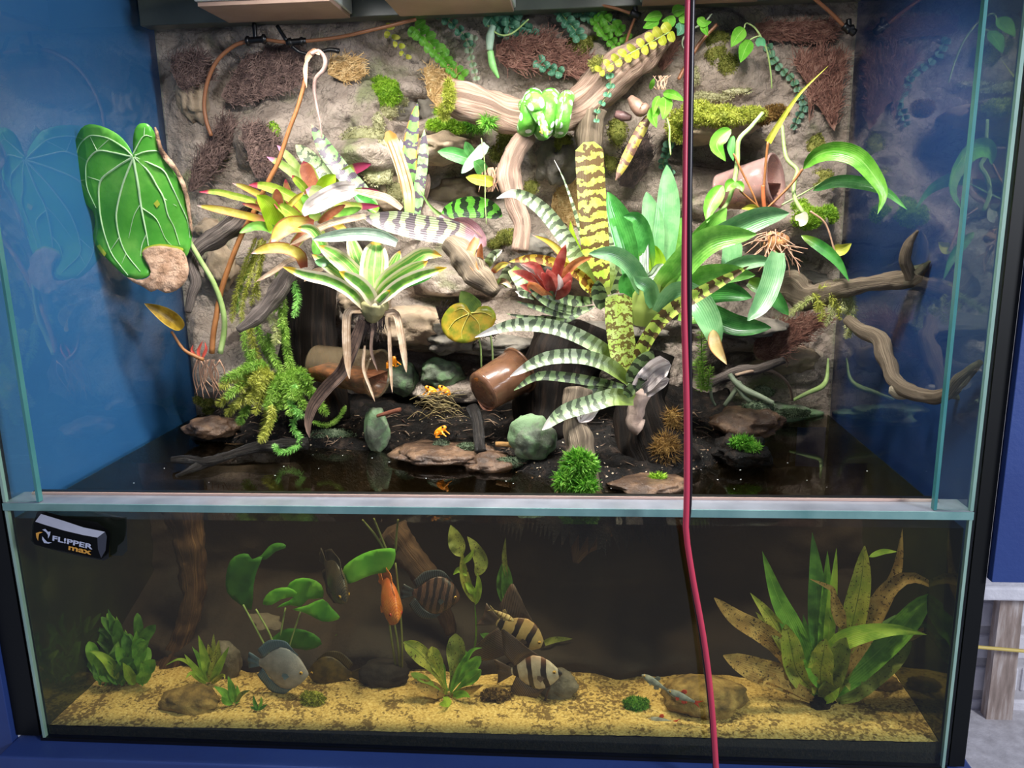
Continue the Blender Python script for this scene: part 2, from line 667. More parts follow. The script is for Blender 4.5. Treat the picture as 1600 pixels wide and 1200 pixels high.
def mwood(name, stops, rough=.7, gs=1.0, spec=.3):
    return mnoise(name, stops, 1.0, rough, .9, 1.6, .006, spec=spec, stretch=(46*gs, 9*gs, 1), uv=True, detail=7)


WOOD = mwood('pale_driftwood', [(.30, '57402F'), (.43, '8A7060'), (.55, '9E8473'), (.72, 'B39B88')])
WOODG = mwood('grey_driftwood', [(.30, '2B2523'), (.5, '5B504A'), (.7, '8F837A')])
WOODT = mwood('taupe_driftwood', [(.30, '42382E'), (.5, '736452'), (.70, '968670')])
WOODK = mwood('wet_black_wood', [(.35, '0C0B0A'), (.55, '25211E'), (.75, '5E564E')], .3)
TRUNK = mwood('dark_brown_trunk', [(.3, '070504'), (.5, '130E0A'), (.7, '2A1F17')], spec=.12)
MOSSL = mnoise('lime_moss', [(.25, '5E8A16'), (.5, '8DB828'), (.75, 'B9D84E')], 40, .7, 0, isl=.5, transl=.3)
MOSSO = mnoise('olive_moss', [(.25, '5B5F24'), (.5, '85893A'), (.75, 'B3AE5C')], 40, .8, 0, isl=.5, transl=.25)
MOSSY = mnoise('yellow_moss', [(.25, '6F7A1E'), (.5, '98A032'), (.75, 'BFC05A')], 40, .7, 0, isl=.5, transl=.3)
MOSSB = mnoise('rust_moss', [(.25, '5E4420'), (.5, '86642E'), (.75, 'AA8848')], 40, .8, 0, isl=.5, transl=.25)
MOSSG = mnoise('bright_green_moss', [(.25, '3E7A18'), (.5, '60A22A'), (.75, '98C852')], 40, .6, 0, isl=.5, transl=.35)
MOSSD = mnoise('dull_green_moss', [(.25, '33402A'), (.5, '55674A'), (.75, '8A9678')], 40, .8, 0, isl=.5, transl=.2)
LICHEN = mnoise('pale_lichen', [(.25, '7E7A52'), (.5, 'A8A578'), (.75, 'D0CCA4')], 40, .85, 0, isl=.5, transl=.2)

# ================================================================== the setting
# artificial rock backdrop: lumps pushed out of a wall 0.66 m behind the front glass; (px, py, rx, ry, bulge m)
BUMPS = [(290, 180, 40, 120, .02), (440, 60, 120, 30, .03), (430, 220, 60, 50, .05), (560, 200, 70, 60, .05), (600, 250, 80, 26, .07),
         (700, 200, 60, 22, .06), (900, 90, 90, 50, .03), (830, 250, 60, 60, .07), (960, 190, 40, 60, .05), (1130, 100, 70, 60, .03),
         (1110, 300, 70, 40, .04), (1260, 300, 50, 50, .06), (1230, 360, 70, 30, .08), (650, 500, 90, 34, .10), (560, 470, 60, 40, .09),
         (760, 540, 80, 30, .08), (860, 400, 60, 40, .06), (700, 440, 60, 25, .07), (350, 400, 60, 60, .05), (320, 560, 40, 70, .05),
         (1000, 480, 90, 40, .06), (1230, 560, 70, 50, .03), (1150, 520, 50, 26, .07), (740, 600, 100, 22, .12), (420, 590, 90, 60, .08),
         (720, 285, 75, 36, -.10), (1120, 240, 90, 26, -.08), (1290, 400, 60, 20, -.05), (690, 470, 70, 9, -.05), (800, 560, 140, 12, -.08),
         (640, 175, 40, 24, -.05), (640, 540, 120, 10, -.05), (870, 470, 60, 20, -.08), (1180, 440, 60, 18, -.06)]
nx, nz = 330, 230
XS, ZS = np.linspace(-.75, .75, nx), np.linspace(-.06, 1.0, nz)
V = []
for z in ZS:
    for x in XS:
        q = PX((x, .66, z))
        d = 0.0
        for (bx, by, rx, ry, a) in BUMPS:
            e = ((q[0]-bx)/rx)**2+((q[1]-by)/ry)**2
            if e < 6:
                d += a*math.exp(-e*e*.8)
        n1 = fbm((x*5, z*6, 3.1), 5)
        wx = noise.noise(Vector((x*5, z*5, 7.0)))
        cell = noise.voronoi(Vector((x*7+wx, z*13+wx, .5)))[0]
        crack = min(1.0, (cell[1]-cell[0])*3.2)
        n3 = fbm((x*22, z*30, 5.0), 4)
        st = noise.noise(Vector((x*5, z*34+3*wx, 1.5)))
        edge = min(1.0, (0.75-abs(x))/.04)
        V.append((x, .676-edge*(d+.016*n1+.011*crack+.004*st+.006*n3)-(1-edge)*.010, z))
g = gridf(nz, nx)
wall = mk('wall_back', V, g, ROCKW)
tag(wall, 'artificial rock wall in brown and tan at the back of the tank', kind='structure')

# land bank at the back of the tank: mulch and rubble rising from the water
EDGEPX = [(180, 640), (262, 668), (300, 690), (400, 695), (500, 702), (600, 706), (700, 716), (780, 728), (860, 752), (940, 764), (1010, 752),
          (1080, 738), (1150, 716), (1215, 732), (1262, 660), (1300, 640)]
EP = np.array([WZ(x, y, -.03)[:2] for x, y in EDGEPX])
EP = EP[np.argsort(EP[:, 0])]
nx, ny = 190, 90
XS = np.linspace(-.74, .74, nx)
V = []
for j in range(ny):
    for x in XS:
        ye = np.interp(x, EP[:, 0], EP[:, 1])
        t = j/(ny-1)
        y = .09+t*.60
        d = y-ye
        n1 = fbm((x*9, y*9, 2.0), 5)
        n2 = fbm((x*30, y*30, 5.0), 3)
        side = min(1, max(0, (.60-x)/.08))*min(1, max(0, (x+.72)/.05))
        if d > 0:
            z = -.038+(.020+.16*d**1.1)*min(1, d/.02)+.018*n1*min(1, d/.05)+.007*n2
        else:
            z = -.038+d*4.5+.012*n1
        z = z*side+(-.45)*(1-side)
        V.append((x, y, max(z, -.45)))
bank = mk('ground', V, [f for f in gridf(ny, nx) if max(V[i][2] for i in f) > -.10], DARKM)
tag(bank, 'dark wet bank of mulch and rubble rising from the water', kind='structure')

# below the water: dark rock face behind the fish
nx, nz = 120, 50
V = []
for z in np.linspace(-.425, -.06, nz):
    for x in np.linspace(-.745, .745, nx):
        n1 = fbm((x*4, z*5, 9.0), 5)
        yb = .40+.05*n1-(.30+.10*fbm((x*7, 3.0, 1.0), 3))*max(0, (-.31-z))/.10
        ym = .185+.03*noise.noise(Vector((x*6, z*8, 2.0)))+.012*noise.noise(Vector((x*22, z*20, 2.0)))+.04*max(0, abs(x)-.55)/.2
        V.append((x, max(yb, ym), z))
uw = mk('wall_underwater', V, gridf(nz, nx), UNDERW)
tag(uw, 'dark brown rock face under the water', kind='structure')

# sand and the dark soil under it
SANDX = lambda x: -.4135+.0105*(x+.75)/.75


def sand_z(x, y):
    return SANDX(x)+.007*fbm((x*6, y*7, 4.0), 3)*min(1, y/.05)


nx, ny = 260, 70
V = [(x, y, sand_z(x, y)+.0012*noise.noise(Vector((x*160, y*160, 0)))) for y in np.linspace(.008, .36, ny) for x in np.linspace(-.744, .744, nx)]


def _sandx(t, tc, v, col):
    g = t.noise(v, 13, 7, 1.2)
    h = t.noise(v, 150, 6, .5)
    s_ = t.math('ADD', t.math('MULTIPLY', g, .5), t.math('MULTIPLY', h, .5))
    return t.mix(t.math('MULTIPLY', t.ss(s_, .50, .58), .85), col, C('5A4220'))


SAND = mnoise('yellow_sand', [(.3, 'A88A4C'), (.5, 'D2B26A'), (.7, 'EBD292')], 240, .9, .5, 300, .002, extra=_sandx)
sand = mk('sand', V, gridf(ny, nx), SAND)
tag(sand, 'yellow sand bed with brown leaf debris on the tank bottom', 'sand', kind='stuff')
SOIL = mnoise('black_soil', [(.35, '060504'), (.55, '17120D'), (.75, '33281C')], 160, .8, .8, 260, .003)
V, n = [], 200
for k in range(4):
    for i in range(n):
        x = -.744+1.488*i/(n-1)
        top = SANDX(x)+.0038*noise.noise(Vector((x*40, 0, 2)))+.003*noise.noise(Vector((x*200, 0, 2)))-.0005
        V.append((x, .0072, -.431+(top+.431)*k/3))
soil = mk('substrate', V, gridf(4, n), SOIL)
tag(soil, 'black soil layer showing under the sand along the glass', 'soil', kind='stuff')

# water
wm = NT('tea_coloured_water')
tr = wm.n('BsdfTransparent').outputs[0]
ab = wm.n('VolumeAbsorption', {'Color': C('C9A25A'), 'Density': 1.25}).outputs[0]
sc_ = wm.n('VolumeScatter', {'Color': C('B5965C'), 'Density': .16}).outputs[0]
WATER = wm.finish(tr, wm.n('AddShader', {0: ab, 1: sc_}).outputs[0])
V, F_, U = box(-.7455, .7455, .0065, .67, -.4325, -.0302)
wat = mk('water', V, F_, WATER, smooth=False)
tag(wat, 'tea brown water filling the lower part of the tank', kind='structure')
ws = NT('water_surface')
wob = ws.n('TexCoord').outputs['Object']
nb = ws.bump(ws.noise(wob, 9, 2), .04, .01)
fr = ws.n('Fresnel', {0: 1.34, 'Normal': nb}).outputs[0]
WSURF = ws.finish(ws.n('MixShader', {0: ws.math('MULTIPLY', fr, 1.15, True), 1: ws.n('BsdfTransparent', {0: C('F4EEDD')}).outputs[0],
                                     2: ws.n('BsdfGlossy', {'Roughness': .02, 'Normal': nb}).outputs[0]}).outputs[0])
V = [(-.7455, .0065, -.0298), (.7455, .0065, -.0298), (.7455, .67, -.0298), (-.7455, .67, -.0298)]
o = mk('water_surface', V, [(0, 1, 2, 3)], WSURF, smooth=False)
tag(o, 'still reflecting water surface behind the ledge', kind='structure')

# blue boards outside the tank
for nm, b, m, lab in (('wall_left', (-.785, -.772, .031, 1.0, -.44, 1.0), BLUE_L, 'blue board behind the left glass side'),
                      ('wall_right', (.772, .785, .031, 1.0, -.44, 1.0), BLUE_R, 'navy blue board behind the right glass side'),
                      ('wall_front_right', (.787, 1.25, -.006, .010, -.110, 1.1), BLUE_F, 'blue painted board to the right of the tank'),
                      ('wall_front_left', (-1.3, -.806, -.006, .010, -.60, 1.1), BLUE_F, 'blue painted board to the left of the tank')):
    o = bbox(nm, b, m, bev=.001)
    tag(o, lab, kind='structure')
o = bbox('rear_light_block', (-.80, .80, 1.0, 1.02, -.44, 1.0), BLACK, bev=0)  # added unseen panel, keeps world light from showing past the side glass
tag(o, 'added black panel closing off the room light behind the tank', kind='structure')
# top of the enclosure: dark lid and lamp hoods under it
o = bbox('ceiling', (-.80, .80, .52, .70, .90, .92), mplain('dark_lid', '22251F', .6), bev=.001)
tag(o, 'dark lid over the back of the tank', kind='structure')
o = bbox('trim_2', (-.745, .745, .597, .640, .838, .899), mnoise('dull_lid_glass', [(.3, '3A3D34'), (.7, '565A4E')], 6, .3, 0), bev=.002)
tag(o, 'dull grey green glass strip under the lid behind the lamp hoods', kind='structure')
HOODW = mnoise('hood_wood', [(.3, '8C7162'), (.7, 'A78A78')], 8, .6, .2, 80)
HOODE = mnoise('hood_edge', [(.3, '9DA09B'), (.7, 'B9BDB9')], 12, .4, .1)
for k, (x0, x1, lab) in enumerate(((358, 548, 'lamp hood over the left of the tank, above the black nozzle tee'),
                                   (625, 803, 'lamp hood over the middle of the tank, above the fern like vine'),
                                   (1003, 1182, 'lamp hood over the right of the tank, above the yellowing vine'))):
    y = (36, 26, 10)[k]
    a, b = W(x0, y, .59), W(x1, y, .59)
    t = thing('lamp_hood', lab, 'lamp', ((a[0]+b[0])/2, .52, a[2]))
    bbox('underside', (a[0], b[0], .447, .59, a[2], a[2]+.008), HOODW, t, .001)
    bbox('casing', (a[0]-.004, b[0]+.004, .440, .596, a[2]+.008, a[2]+.06), HOODE, t, .003)
# white block wall beyond the tank on the right, with a batten
MORT = mnoise('white_mortar', [(.3, 'A9A5A8'), (.7, 'CFCBCE')], 30, .8, .6, 90)
WHITEB = mnoise('white_painted_brick', [(.3, 'C6C3CA'), (.7, 'E6E3E7')], 18, .7, .6, 70, .004)
wb = bbox('wall_brick', (1.0, 2.2, .79, .86, -1.0, .25), MORT, bev=0)
tag(wb, 'white painted brick wall beyond the tank on the right', kind='structure')
p0 = W(1560, 937, .78)
sb = mpp(p0)
for r in range(-1, 6):
    zc = W(1560, 937+50.5*(r+.5), .78)[2]
    off = (.11 if r % 2 else 0.0)
    for c in range(3):
        xa = 1.14+off+.232*c-.06
        bbox('brick', (xa, xa+.224, .784-.003*random.random(), .80, zc-.0335, zc+.0335), WHITEB, wb, .006, 2)
BATT = mnoise('worn_batten', [(.3, '7A6B62'), (.5, 'A08E84'), (.7, 'CBC0BA')], 1.0, .8, .6, 3.0, stretch=(60, 60, 8))
a, b = W(1583, 925, .74), W(1556, 1172, .74)
V = []
for p, w_ in ((a, 17), (b, 20)):
    s = mpp(p)*w_
    for dx, dy in ((-s, 0), (s, 0), (s, .03), (-s, .03)):
        V.append(p+np.array([dx, dy, 0]))
bt_ = mk('wooden_batten', V, [(0, 1, 2, 3), (7, 6, 5, 4), (0, 4, 5, 1), (1, 5, 6, 2), (2, 6, 7, 3), (3, 7, 4, 0)], BATT, smooth=False)
tag(bt_, 'worn wooden batten with flaking white paint against the brick wall', 'batten')
sl = bbox('trim_1', (W(1490, 916, .70)[0], 2.0, .68, .80, W(1560, 937, .70)[2]+.006, W(1560, 912, .70)[2]), WHITEB, bev=.006)
tag(sl, 'chipped white plaster strip under the blue board', kind='structure')
fl = bbox('floor', (.80, 2.2, .10, .80, W(1540, 1180, .6)[2]-.03, W(1540, 1180, .6)[2]), MORT, bev=0)
tag(fl, 'pale dusty floor strip beside the tank stand', kind='structure')
tag(mk('yellow_cable', *_t(tubeg([W(1490, 1008, .70), W(1540, 1012, .70), W(1620, 1019, .70)], [.0045, .0045, .0045], 8),
                           mplain('yellow_rubber', 'D9C06A', .5), None)), 'yellow cable running across the white brick wall', 'cable')

# ================================================================== the tank itself
tank = thing('aquarium', 'large glass tank with land and water halves, framed in blue boards', 'aquarium', (0, .33, -.434))
o = bbox('front_pane', (-.75, .75, -.0, .006, -.4325, -.012), GLASSL, tank, 0)
for s in (-1, 1):
    a, b = (.746, .760) if s > 0 else (-.760, -.746)
    bbox('side_pane', (a, b, .0062, .67, -.4325, .95), GLASS, tank, 0)
    bbox('pane_edge', (s*.750-.0022, s*.750+.0022, -.001, .0065, -.4325, -.012), EDGEP, tank, 0)
    a, b = (.752, .760) if s > 0 else (-.760, -.752)
    bbox('pane_edge', (s*.750-.0024, s*.750+.0024, -.001, .006, .0, .95), EDGEP, tank, 0)
    xe = W(1460, 785, .004)[0] if s > 0 else W(60, 768, .004)[0]
    lo, hi = (xe, .751) if s > 0 else (-.751, xe)
    bbox('front_strip', (lo, hi, .0, .008, .001, .95), GLASS, tank, 0)
    bbox('strip_edge', (xe-.0022, xe+.0022, -.001, .009, .001, .95), EDGE, tank, 0)
    a, b = (.761, .784) if s > 0 else (-.804, -.761)
    bbox('seal', (a, b, .004, .03, -.4325, .98), BLACK, tank, 0)
    a, b = (.7461, .7605) if s > 0 else (-.7605, -.7461)
bbox('ledge', (-.752, .752, -.002, .050, -.012, -.0003), LEDGE, tank, .001)
bbox('ledge_face', (-.752, .752, -.0042, -.0022, -.0125, -.0006), mnoise('ledge_face_glass', [(.3, '5E8784'), (.7, '84A7A2')], 14, .2, .1), tank, 0)
xa, xb = W(52, 772, .04)[0], W(1464, 791, .04)[0]
bbox('door_rail', (xa, xb, .040, .050, .0, .0045), PLAST, tank, .0008)
bbox('rail_strip', (xa, xb, .0365, .0385, .0, .0040), mplain('pale_pvc', 'C9A99C', .3), tank, 0)
bbox('base_pane', (-.757, .757, -.001, .67, -.4385, -.4327), PLAST, tank, 0)
st = bbox('tank_stand', (-.805, .80, -.045, .68, -.62, -.4388), BLUE_F, None, .003)
tag(st, 'blue painted wooden stand under the tank', 'stand')

for s in (-1, 1):  # dark glossy sheets added to stand in for mirror reflection in the underwater sides
    al = NT('side_reflection_sheet')
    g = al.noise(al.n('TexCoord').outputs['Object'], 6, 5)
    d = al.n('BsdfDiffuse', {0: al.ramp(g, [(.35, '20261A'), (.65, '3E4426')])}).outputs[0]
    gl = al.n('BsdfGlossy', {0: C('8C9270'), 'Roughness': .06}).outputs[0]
    bbox('side_reflection_sheet', (s*.7450-.0004, s*.7450+.0004, .0075, .67, -.4320, -.031), al.finish(al.n('MixShader', {0: .45, 1: d, 2: gl}).outputs[0]), tank, 0)

# magnet cleaner on the front pane
mg = thing('magnet_cleaner', 'black curved magnet glass cleaner with white and orange lettering, on the front pane', 'magnet', W(110, 845, -.004))
MAGB = mplain('glossy_black_plastic', '030304', .4, .15)
MAGG = mnoise('grey_plastic', [(.3, 'A5A5B2'), (.7, 'D0CFDA')], 10, .35, 0)
MAGF = mplain('black_felt', '04080A', .8)
SILV = mplain('silver_print', 'BFC3D8', .4)
ORAN = mplain('orange_print', 'E0A040', .4)


def slab(outline, Y0, Y1, mat, name, parent, inset=0.0):
    q = np.array(pp(outline))
    c = q.mean(0)
    A = [W(x, y, Y0) for x, y in q]
    q2 = c+(q-c)*(1-inset)
    B = [W(x, y, Y1) for x, y in q2]
    n = len(q)
    return mk(name, A+B, [tuple(range(n, 2*n))]+[(i, (i+1) % n, n+(i+1) % n, n+i) for i in range(n)]+[tuple(range(n))[::-1]], mat, parent, smooth=False)


slab('58,800 66,798 110,810 152,816 166,826 172,832 170,872 162,876 120,868 70,856 52,850 50,822', -.003, -.012, PLAST, 'base_shell', mg)
slab('51,818 56,808 64,803 100,815 130,826 152,833 164,832 167,838 165,868 158,874 120,866 80,858 54,851 49,846', -.011, -.028, MAGB, 'body', mg, .03)
slab('55,815 64,803 100,814 130,824 164,831 152,840 130,836 100,829 70,820', -.0275, -.0295, MAGG, 'top_band', mg)
slab('152,840 164,831 167,838 165,860 158,872 153,858', -.0275, -.029, mplain('dark_grey_plastic', '3C3D48', .4), 'end_band', mg)
slab('80,806 198,808 199,860 192,868 172,868 170,830', .0075, .022, MAGF, 'inner_magnet', mg)
slab('56,833 62,831 67,831.5 61,834 60,840 59.5,845 57,840', -.0290, -.0297, ORAN, 'logo_blade', mg)
slab('66,827.5 71,826.5 75,831 79,830.5 78,836 75,841.5 75,836 72,831.5', -.0290, -.0297, SILV, 'logo_blade', mg)
slab('66,838 70,843 74,847 81,847.5 76,849.5 69,848.5 66,843', -.0290, -.0297, SILV, 'logo_blade', mg)


def text(body, px, py, px2, py2, h, mat, name, parent, Y=-.0297, bold=.0):
    c = bpy.data.curves.new(name, 'FONT')
    c.body = body
    c.size = 1.0
    c.extrude = .01
    c.offset = bold
    ob = bpy.data.objects.new(name, c)
    COL.objects.link(ob)
    dg = bpy.context.evaluated_depsgraph_get()
    me = bpy.data.meshes.new_from_object(ob.evaluated_get(dg))
    bpy.data.objects.remove(ob)
    v = np.array([p.co[:] for p in me.vertices])
    x0, x1 = v[:, 0].min(), v[:, 0].max()
    y0, y1 = v[:, 1].min(), v[:, 1].max()
    A, B = W(px, py, Y), W(px2, py2, Y)
    ex = (B-A)
    up = np.array([-ex[2], 0, ex[0]])
    up = up/np.linalg.norm(up)*h*mpp(A)
    P = [A+ex*(p[0]-x0)/(x1-x0)+up*(p[1]-y0)/(y1-y0)+np.array([0, -.0004, 0])*(1 if p[2] > 0 else -1) for p in v]
    return mk(name, P, [tuple(p.vertices) for p in me.polygons], mat, parent, smooth=False)


text('FL!PPER', 82, 844.5, 144, 858.5, 8.6, SILV, 'lettering', mg, bold=.02)
text('max', 107, 859, 142, 867, 6.5, ORAN, 'lettering', mg, bold=.02)

# twin cable hanging in front of the tank
cb = thing('hanging_cable', 'red and black twin cable hanging down in front of the tank', 'cable', W(1080, 600, -.05))
CR = mplain('red_cable', 'C23A52', .38)
CK = mplain('black_cable', '1A0E14', .35)
tube(cb, '1075,-30 1073,80 1070,300 1069,480 1073,640 1073,775 1072,830 1082,900 1100,1000 1112,1100 1121,1230', [3.8]*3+[4.8]*6, -.06, -.06, CR, 'red_core', 10, n=40)
tube(cb, '1082,-30 1080,80 1077,300 1077,480 1079,640 1079,775 1075,830 1079,900 1096,1000 1109,1100 1118,1230', [4.6, 4.6, 4.2, 2.6, 2.6, 3.6, 2.6], -.0585, -.0585, CK, 'black_core', 10, n=40)

# ================================================================== what the tank holds, above the water
from mathutils.bvhtree import BVHTree
SOL = [[], []]


def solid(o):
    k = len(SOL[0])
    M_ = ORG[o]
    SOL[0] += [(np.array(v.co[:])+M_).tolist() for v in o.data.vertices]
    SOL[1] += [[i+k for i in p.vertices] for p in o.data.polygons]


for o in (wall, bank):
    solid(o)
TREE = BVHTree.FromPolygons(SOL[0], SOL[1])
BANKT = BVHTree.FromPolygons([(np.array(v.co[:])+ORG[bank]).tolist() for v in bank.data.vertices], [list(p.vertices) for p in bank.data.polygons])


def retree():
    global TREE
    TREE = BVHTree.FromPolygons(SOL[0], SOL[1])


def H(px, py, off=.004):
    """point on the rock, bank or wood seen at this pixel, lifted off it a little"""
    d = ray(px, py)
    d = d/np.linalg.norm(d)
    h = TREE.ray_cast(Vector(CAM), Vector(d))
    p = np.array(h[0][:]) if h[0] else W(px, py, .64)
    return p-d*off


def HY(px, py, off=.004):
    return float(H(px, py, off)[1])


def sp(s, off=.006):
    """pixel path laid on the surface -> list with depths"""
    return [(x, y, HY(x, y, off)) for x, y in pp(s)]


# ---- separate stones of the wall, children of it
for (px, py, rx, ry, dep, off, m, sd) in (
        (690, 234, 56, 22, 70, .02, TAN, 1), (716, 306, 46, 26, 40, -.02, TAN, 2), (840, 386, 27, 18, 26, .02, GREYST, 3),
        (1112, 196, 74, 26, 90, .05, TAN, 4), (652, 508, 60, 30, 45, .0, TAN, 5), (700, 525, 46, 24, 40, .0, GREYST, 6),
        (575, 470, 40, 24, 40, .0, TAN, 7), (1150, 510, 70, 16, 40, .02, GREYST, 8), (1225, 560, 50, 22, 20, .0, TAN, 9),
        (300, 150, 24, 40, 16, .0, TAN, 10), (330, 360, 26, 18, 20, .0, TAN, 11), (950, 520, 80, 20, 40, .0, GREYST, 12),
        (345, 410, 26, 40, 18, .0, TAN, 13), (612, 300, 34, 26, 24, .0, TAN, 14), (870, 250, 36, 40, 26, .0, GREYST, 15),
        (1260, 440, 44, 16, 26, .0, GREYST, 16), (790, 540, 60, 16, 30, .02, GREYST, 17), (670, 165, 22, 34, 18, .0, GREYST, 18),
        (625, 175, 28, 18, 20, .0, GREYST, 19), (680, 540, 60, 10, 24, .01, TAN, 20)):
    c = H(px, py, off)
    o = rock(wall, px, py, c[1], rx, ry, m, 'rock', dep, sd, .32, 4, 1.7)
    solid(o)
retree()

# ---- stones and stumps on the bank
LOOSE = {}
for key, nm, lab, px, py, rx, ry, off, m, sd, ro in (
        ('green', 'rounded_stone', 'large rounded grey green stone at the water edge below the banded plant', 832, 684, 38, 36, .03, MOSSTONE, 31, .2),
        ('egg', 'mossy_stone', 'upright egg shaped stone covered in green algae at the water edge', 588, 672, 20, 38, .02, MOSSTONE, 32, .14),
        ('round', 'mossy_stone', 'round mossy stone beside the clear plastic cup, with a frog on it', 630, 592, 25, 28, .02, MOSSTONE, 33, .14),
        ('flat', 'mossy_stone', 'grey stone with a green moss patch behind the pair of frogs', 690, 583, 34, 24, .0, MOSSTONE, 34, .25),
        ('left', 'bank_stone', 'brown wet stone at the left end of the bank', 330, 668, 40, 16, .01, WETST, 35, .3),
        ('right', 'bank_stone', 'brown fibrous stone at the right end of the bank', 1165, 658, 52, 24, .02, WETST, 36, .35),
        ('low', 'bank_stone', 'long tan stone lying in the water right of the bright green clump', 1010, 755, 58, 9, .02, WETST, 37, .3),
        ('mid', 'bank_stone', 'flat brown stone at the water edge below the lone frog', 690, 706, 74, 11, .01, WETST, 38, .3),
        ('mid2', 'bank_stone', 'speckled stone at the water edge left of the large rounded stone', 765, 722, 44, 13, .01, WETST, 39, .35),
        ('wet', 'bank_stone', 'black wet stone at the water edge right of the red cable', 1160, 705, 46, 24, .02, DARKM, 40, .4),
        ('corner', 'bank_stone', 'grey green stone ledge in the right back corner above the water', 1215, 640, 60, 16, .01, MOSSTONE, 41, .35)):
    c = H(px, py+ry*.5, off)
    o = rock(None, px, py, c[1], rx, ry, m, nm, rx*.8, sd, ro, 4, 1.6)
    tag(o, lab, 'stone')
    LOOSE[key] = o
    solid(o)
retree()
t1 = tube(None, '905,610 900,660 908,705 905,775', [24, 20, 24, 34], .25, .17, WOODT, 'wood_stump', 18, .28, 3, 40)
tag(t1, 'pale weathered stump standing in the water under the bright green clump', 'wood')
t2 = tube(None, '488,440 486,520 490,600 500,660', [38, 44, 46, 50], .56, .50, TRUNK, 'tree_fern_trunk', 20, .25, 5, 40, jf=9)
tag(t2, 'dark brown upright tree fern trunk behind the club moss', 'wood')
t3 = tube(None, '900,520 880,580 870,640 860,690', [76, 66, 60, 54], .52, .42, TRUNK, 'broad_stump', 22, .3, 8, 40, jf=9)
tag(t3, 'broad dark brown stump behind the low banded plant', 'wood')
t4 = tube(None, '1010,560 1000,620 1015,690 1030,740', [40, 34, 44, 60], .44, .30, TRUNK, 'dark_stump', 18, .35, 9, 40, jf=9)
tag(t4, 'dark stump in shade left of the red cable', 'wood')
for o in (t1, t2, t3, t4):
    solid(o)
retree()

# ---- root fibre slabs fixed to the rock wall
for lab, ol, n, ln, ang, m, aj in (
        ('small dark brown root fibre slab in the left top corner of the wall', '268,90 300,80 330,95 332,125 305,132 285,142 272,120', 420, .03, .4, BARK, .7),
        ('largest brown root fibre slab, right of the curved mist tube', '402,78 440,70 475,80 480,120 455,140 420,150 370,165 345,150 360,125 378,95', 900, .03, .3, BARK, .8),
        ('slanting rope like root fibre slab with yellow moss beside the big leaf', '343,192 366,195 362,225 342,262 318,288 296,300 300,268 320,232', 460, .05, 1.0, BARK, .3),
        ('brown root fibre slab behind the flower stalk', '378,196 420,200 444,238 432,270 400,278 386,235', 420, .03, .8, BARK, .7),
        ('wide red brown root fibre slab between the creeping vines', '775,70 850,52 890,82 930,98 945,125 936,136 895,120 840,108 790,105', 900, .04, .1, BARKR, .5),
        ('red brown root fibre slab hanging under the upper right corner', '1240,92 1318,88 1312,150 1304,205 1288,180 1270,160 1264,195 1260,130', 700, .04, 1.5, BARKR, .25),
        ('flat brown root fibre slab under the right end of the lid', '1180,36 1298,32 1308,48 1285,66 1182,62', 420, .03, .0, BARKR, .4),
        ('pink brown root fibre slab low on the right of the wall', '1178,535 1222,502 1292,496 1262,524 1212,560 1184,560', 520, .05, .5, BARKR, .2),
        ('dark root fibre slab hanging beside the yellow jointed orchid stem', '972,235 1010,205 1022,245 990,295 968,290', 300, .03, 1.4, BARKD, .4),
        ('dark root fibre slab on the ledge above the yellow heart leaf', '680,478 760,486 775,525 720,528 690,512', 340, .03, .1, BARKD, .6),
        ('straw coloured root fibre slab in the middle of the wall, behind the tall banded plant', '868,300 890,285 912,292 918,345 900,352 862,338', 460, .03, .4, STRAW, .9),
        ('pale straw patch on the wall right of the flower stalk', '515,92 560,88 572,118 540,130 512,116', 260, .03, .3, STRAW, .6),
        ('root fibre tuft hanging under the top right end of the big branch', '1032,70 1056,52 1052,85 1036,112 1028,104', 260, .035, 1.2, BARKR, .3),
        ('pale grey root fibre tangle above the mossy end of the big branch', '662,105 715,112 722,150 690,175 668,150', 360, .03, .8, STRAW, .9)):
    q = np.array(pp(ol))
    c = q.mean(0)
    Yc = min([HY(c[0], c[1], .0)]+[HY(*(c+(p-c)*.6), .0) for p in q[::2]])
    strands(ol, Yc-.004, n, ln, ang, m, 'root_fibre_slab', None, lab, 'bark', aj=aj, rel=.018)

# ---- driftwood
d1 = thing('driftwood_branch', 'big pale forked driftwood branch across the upper wall, under the green snake', 'driftwood', W(860, 190, .52))
a = tube(d1, '697,151 720,156 760,168 800,184 835,190 870,182 905,168 935,140 962,112 1000,84 1046,56', [27, 27, 27, 27, 25, 26, 30, 34, 33, 26, 12], .50, .56, WOOD, 'main_limb', 22, .30, 1, 90, jf=14)
b = tube(d1, '826,205 806,238 796,275 806,320 817,352 812,392', [15, 17, 19, 15, 12, 13], .51, .46, WOOD, 'fork', 16, .3, 2, 50, jf=22)
c = tube(d1, '926,172 920,215 914,262', [22, 20, 15], .53, .52, WOODT, 'fork', 16, .3, 4, 30, jf=22)
for o in (a, b, c):
    solid(o)
d2 = tube(None, '398,312 372,346 340,370 312,388 299,412 306,440 299,465 294,488', [16, 16, 17, 14, 10, 9, 8, 5], .46, .38, WOODG, 'driftwood_branch', 14, .3, 11, 60)
tag(d2, 'dark grey driftwood branch bending down beside the big anthurium leaf', 'driftwood')
d3 = tube(None, '452,425 432,458 405,492 372,516', [13, 13, 12, 6], .42, .36, WOODG, 'driftwood_branch', 12, .3, 12, 40)
tag(d3, 'dark driftwood stub pointing down left through the club moss', 'driftwood')
d4 = tube(None, '700,378 722,398 748,432 775,458', [14, 22, 22, 10], .42, .38, WOODT, 'driftwood_chunk', 16, .32, 13, 40)
tag(d4, 'short tan driftwood chunk between the variegated plant and the red plant', 'driftwood')
d5 = thing('driftwood_branch', 'wet black driftwood branch lying on the water at the left', 'driftwood', WZ(360, 715, -.03))
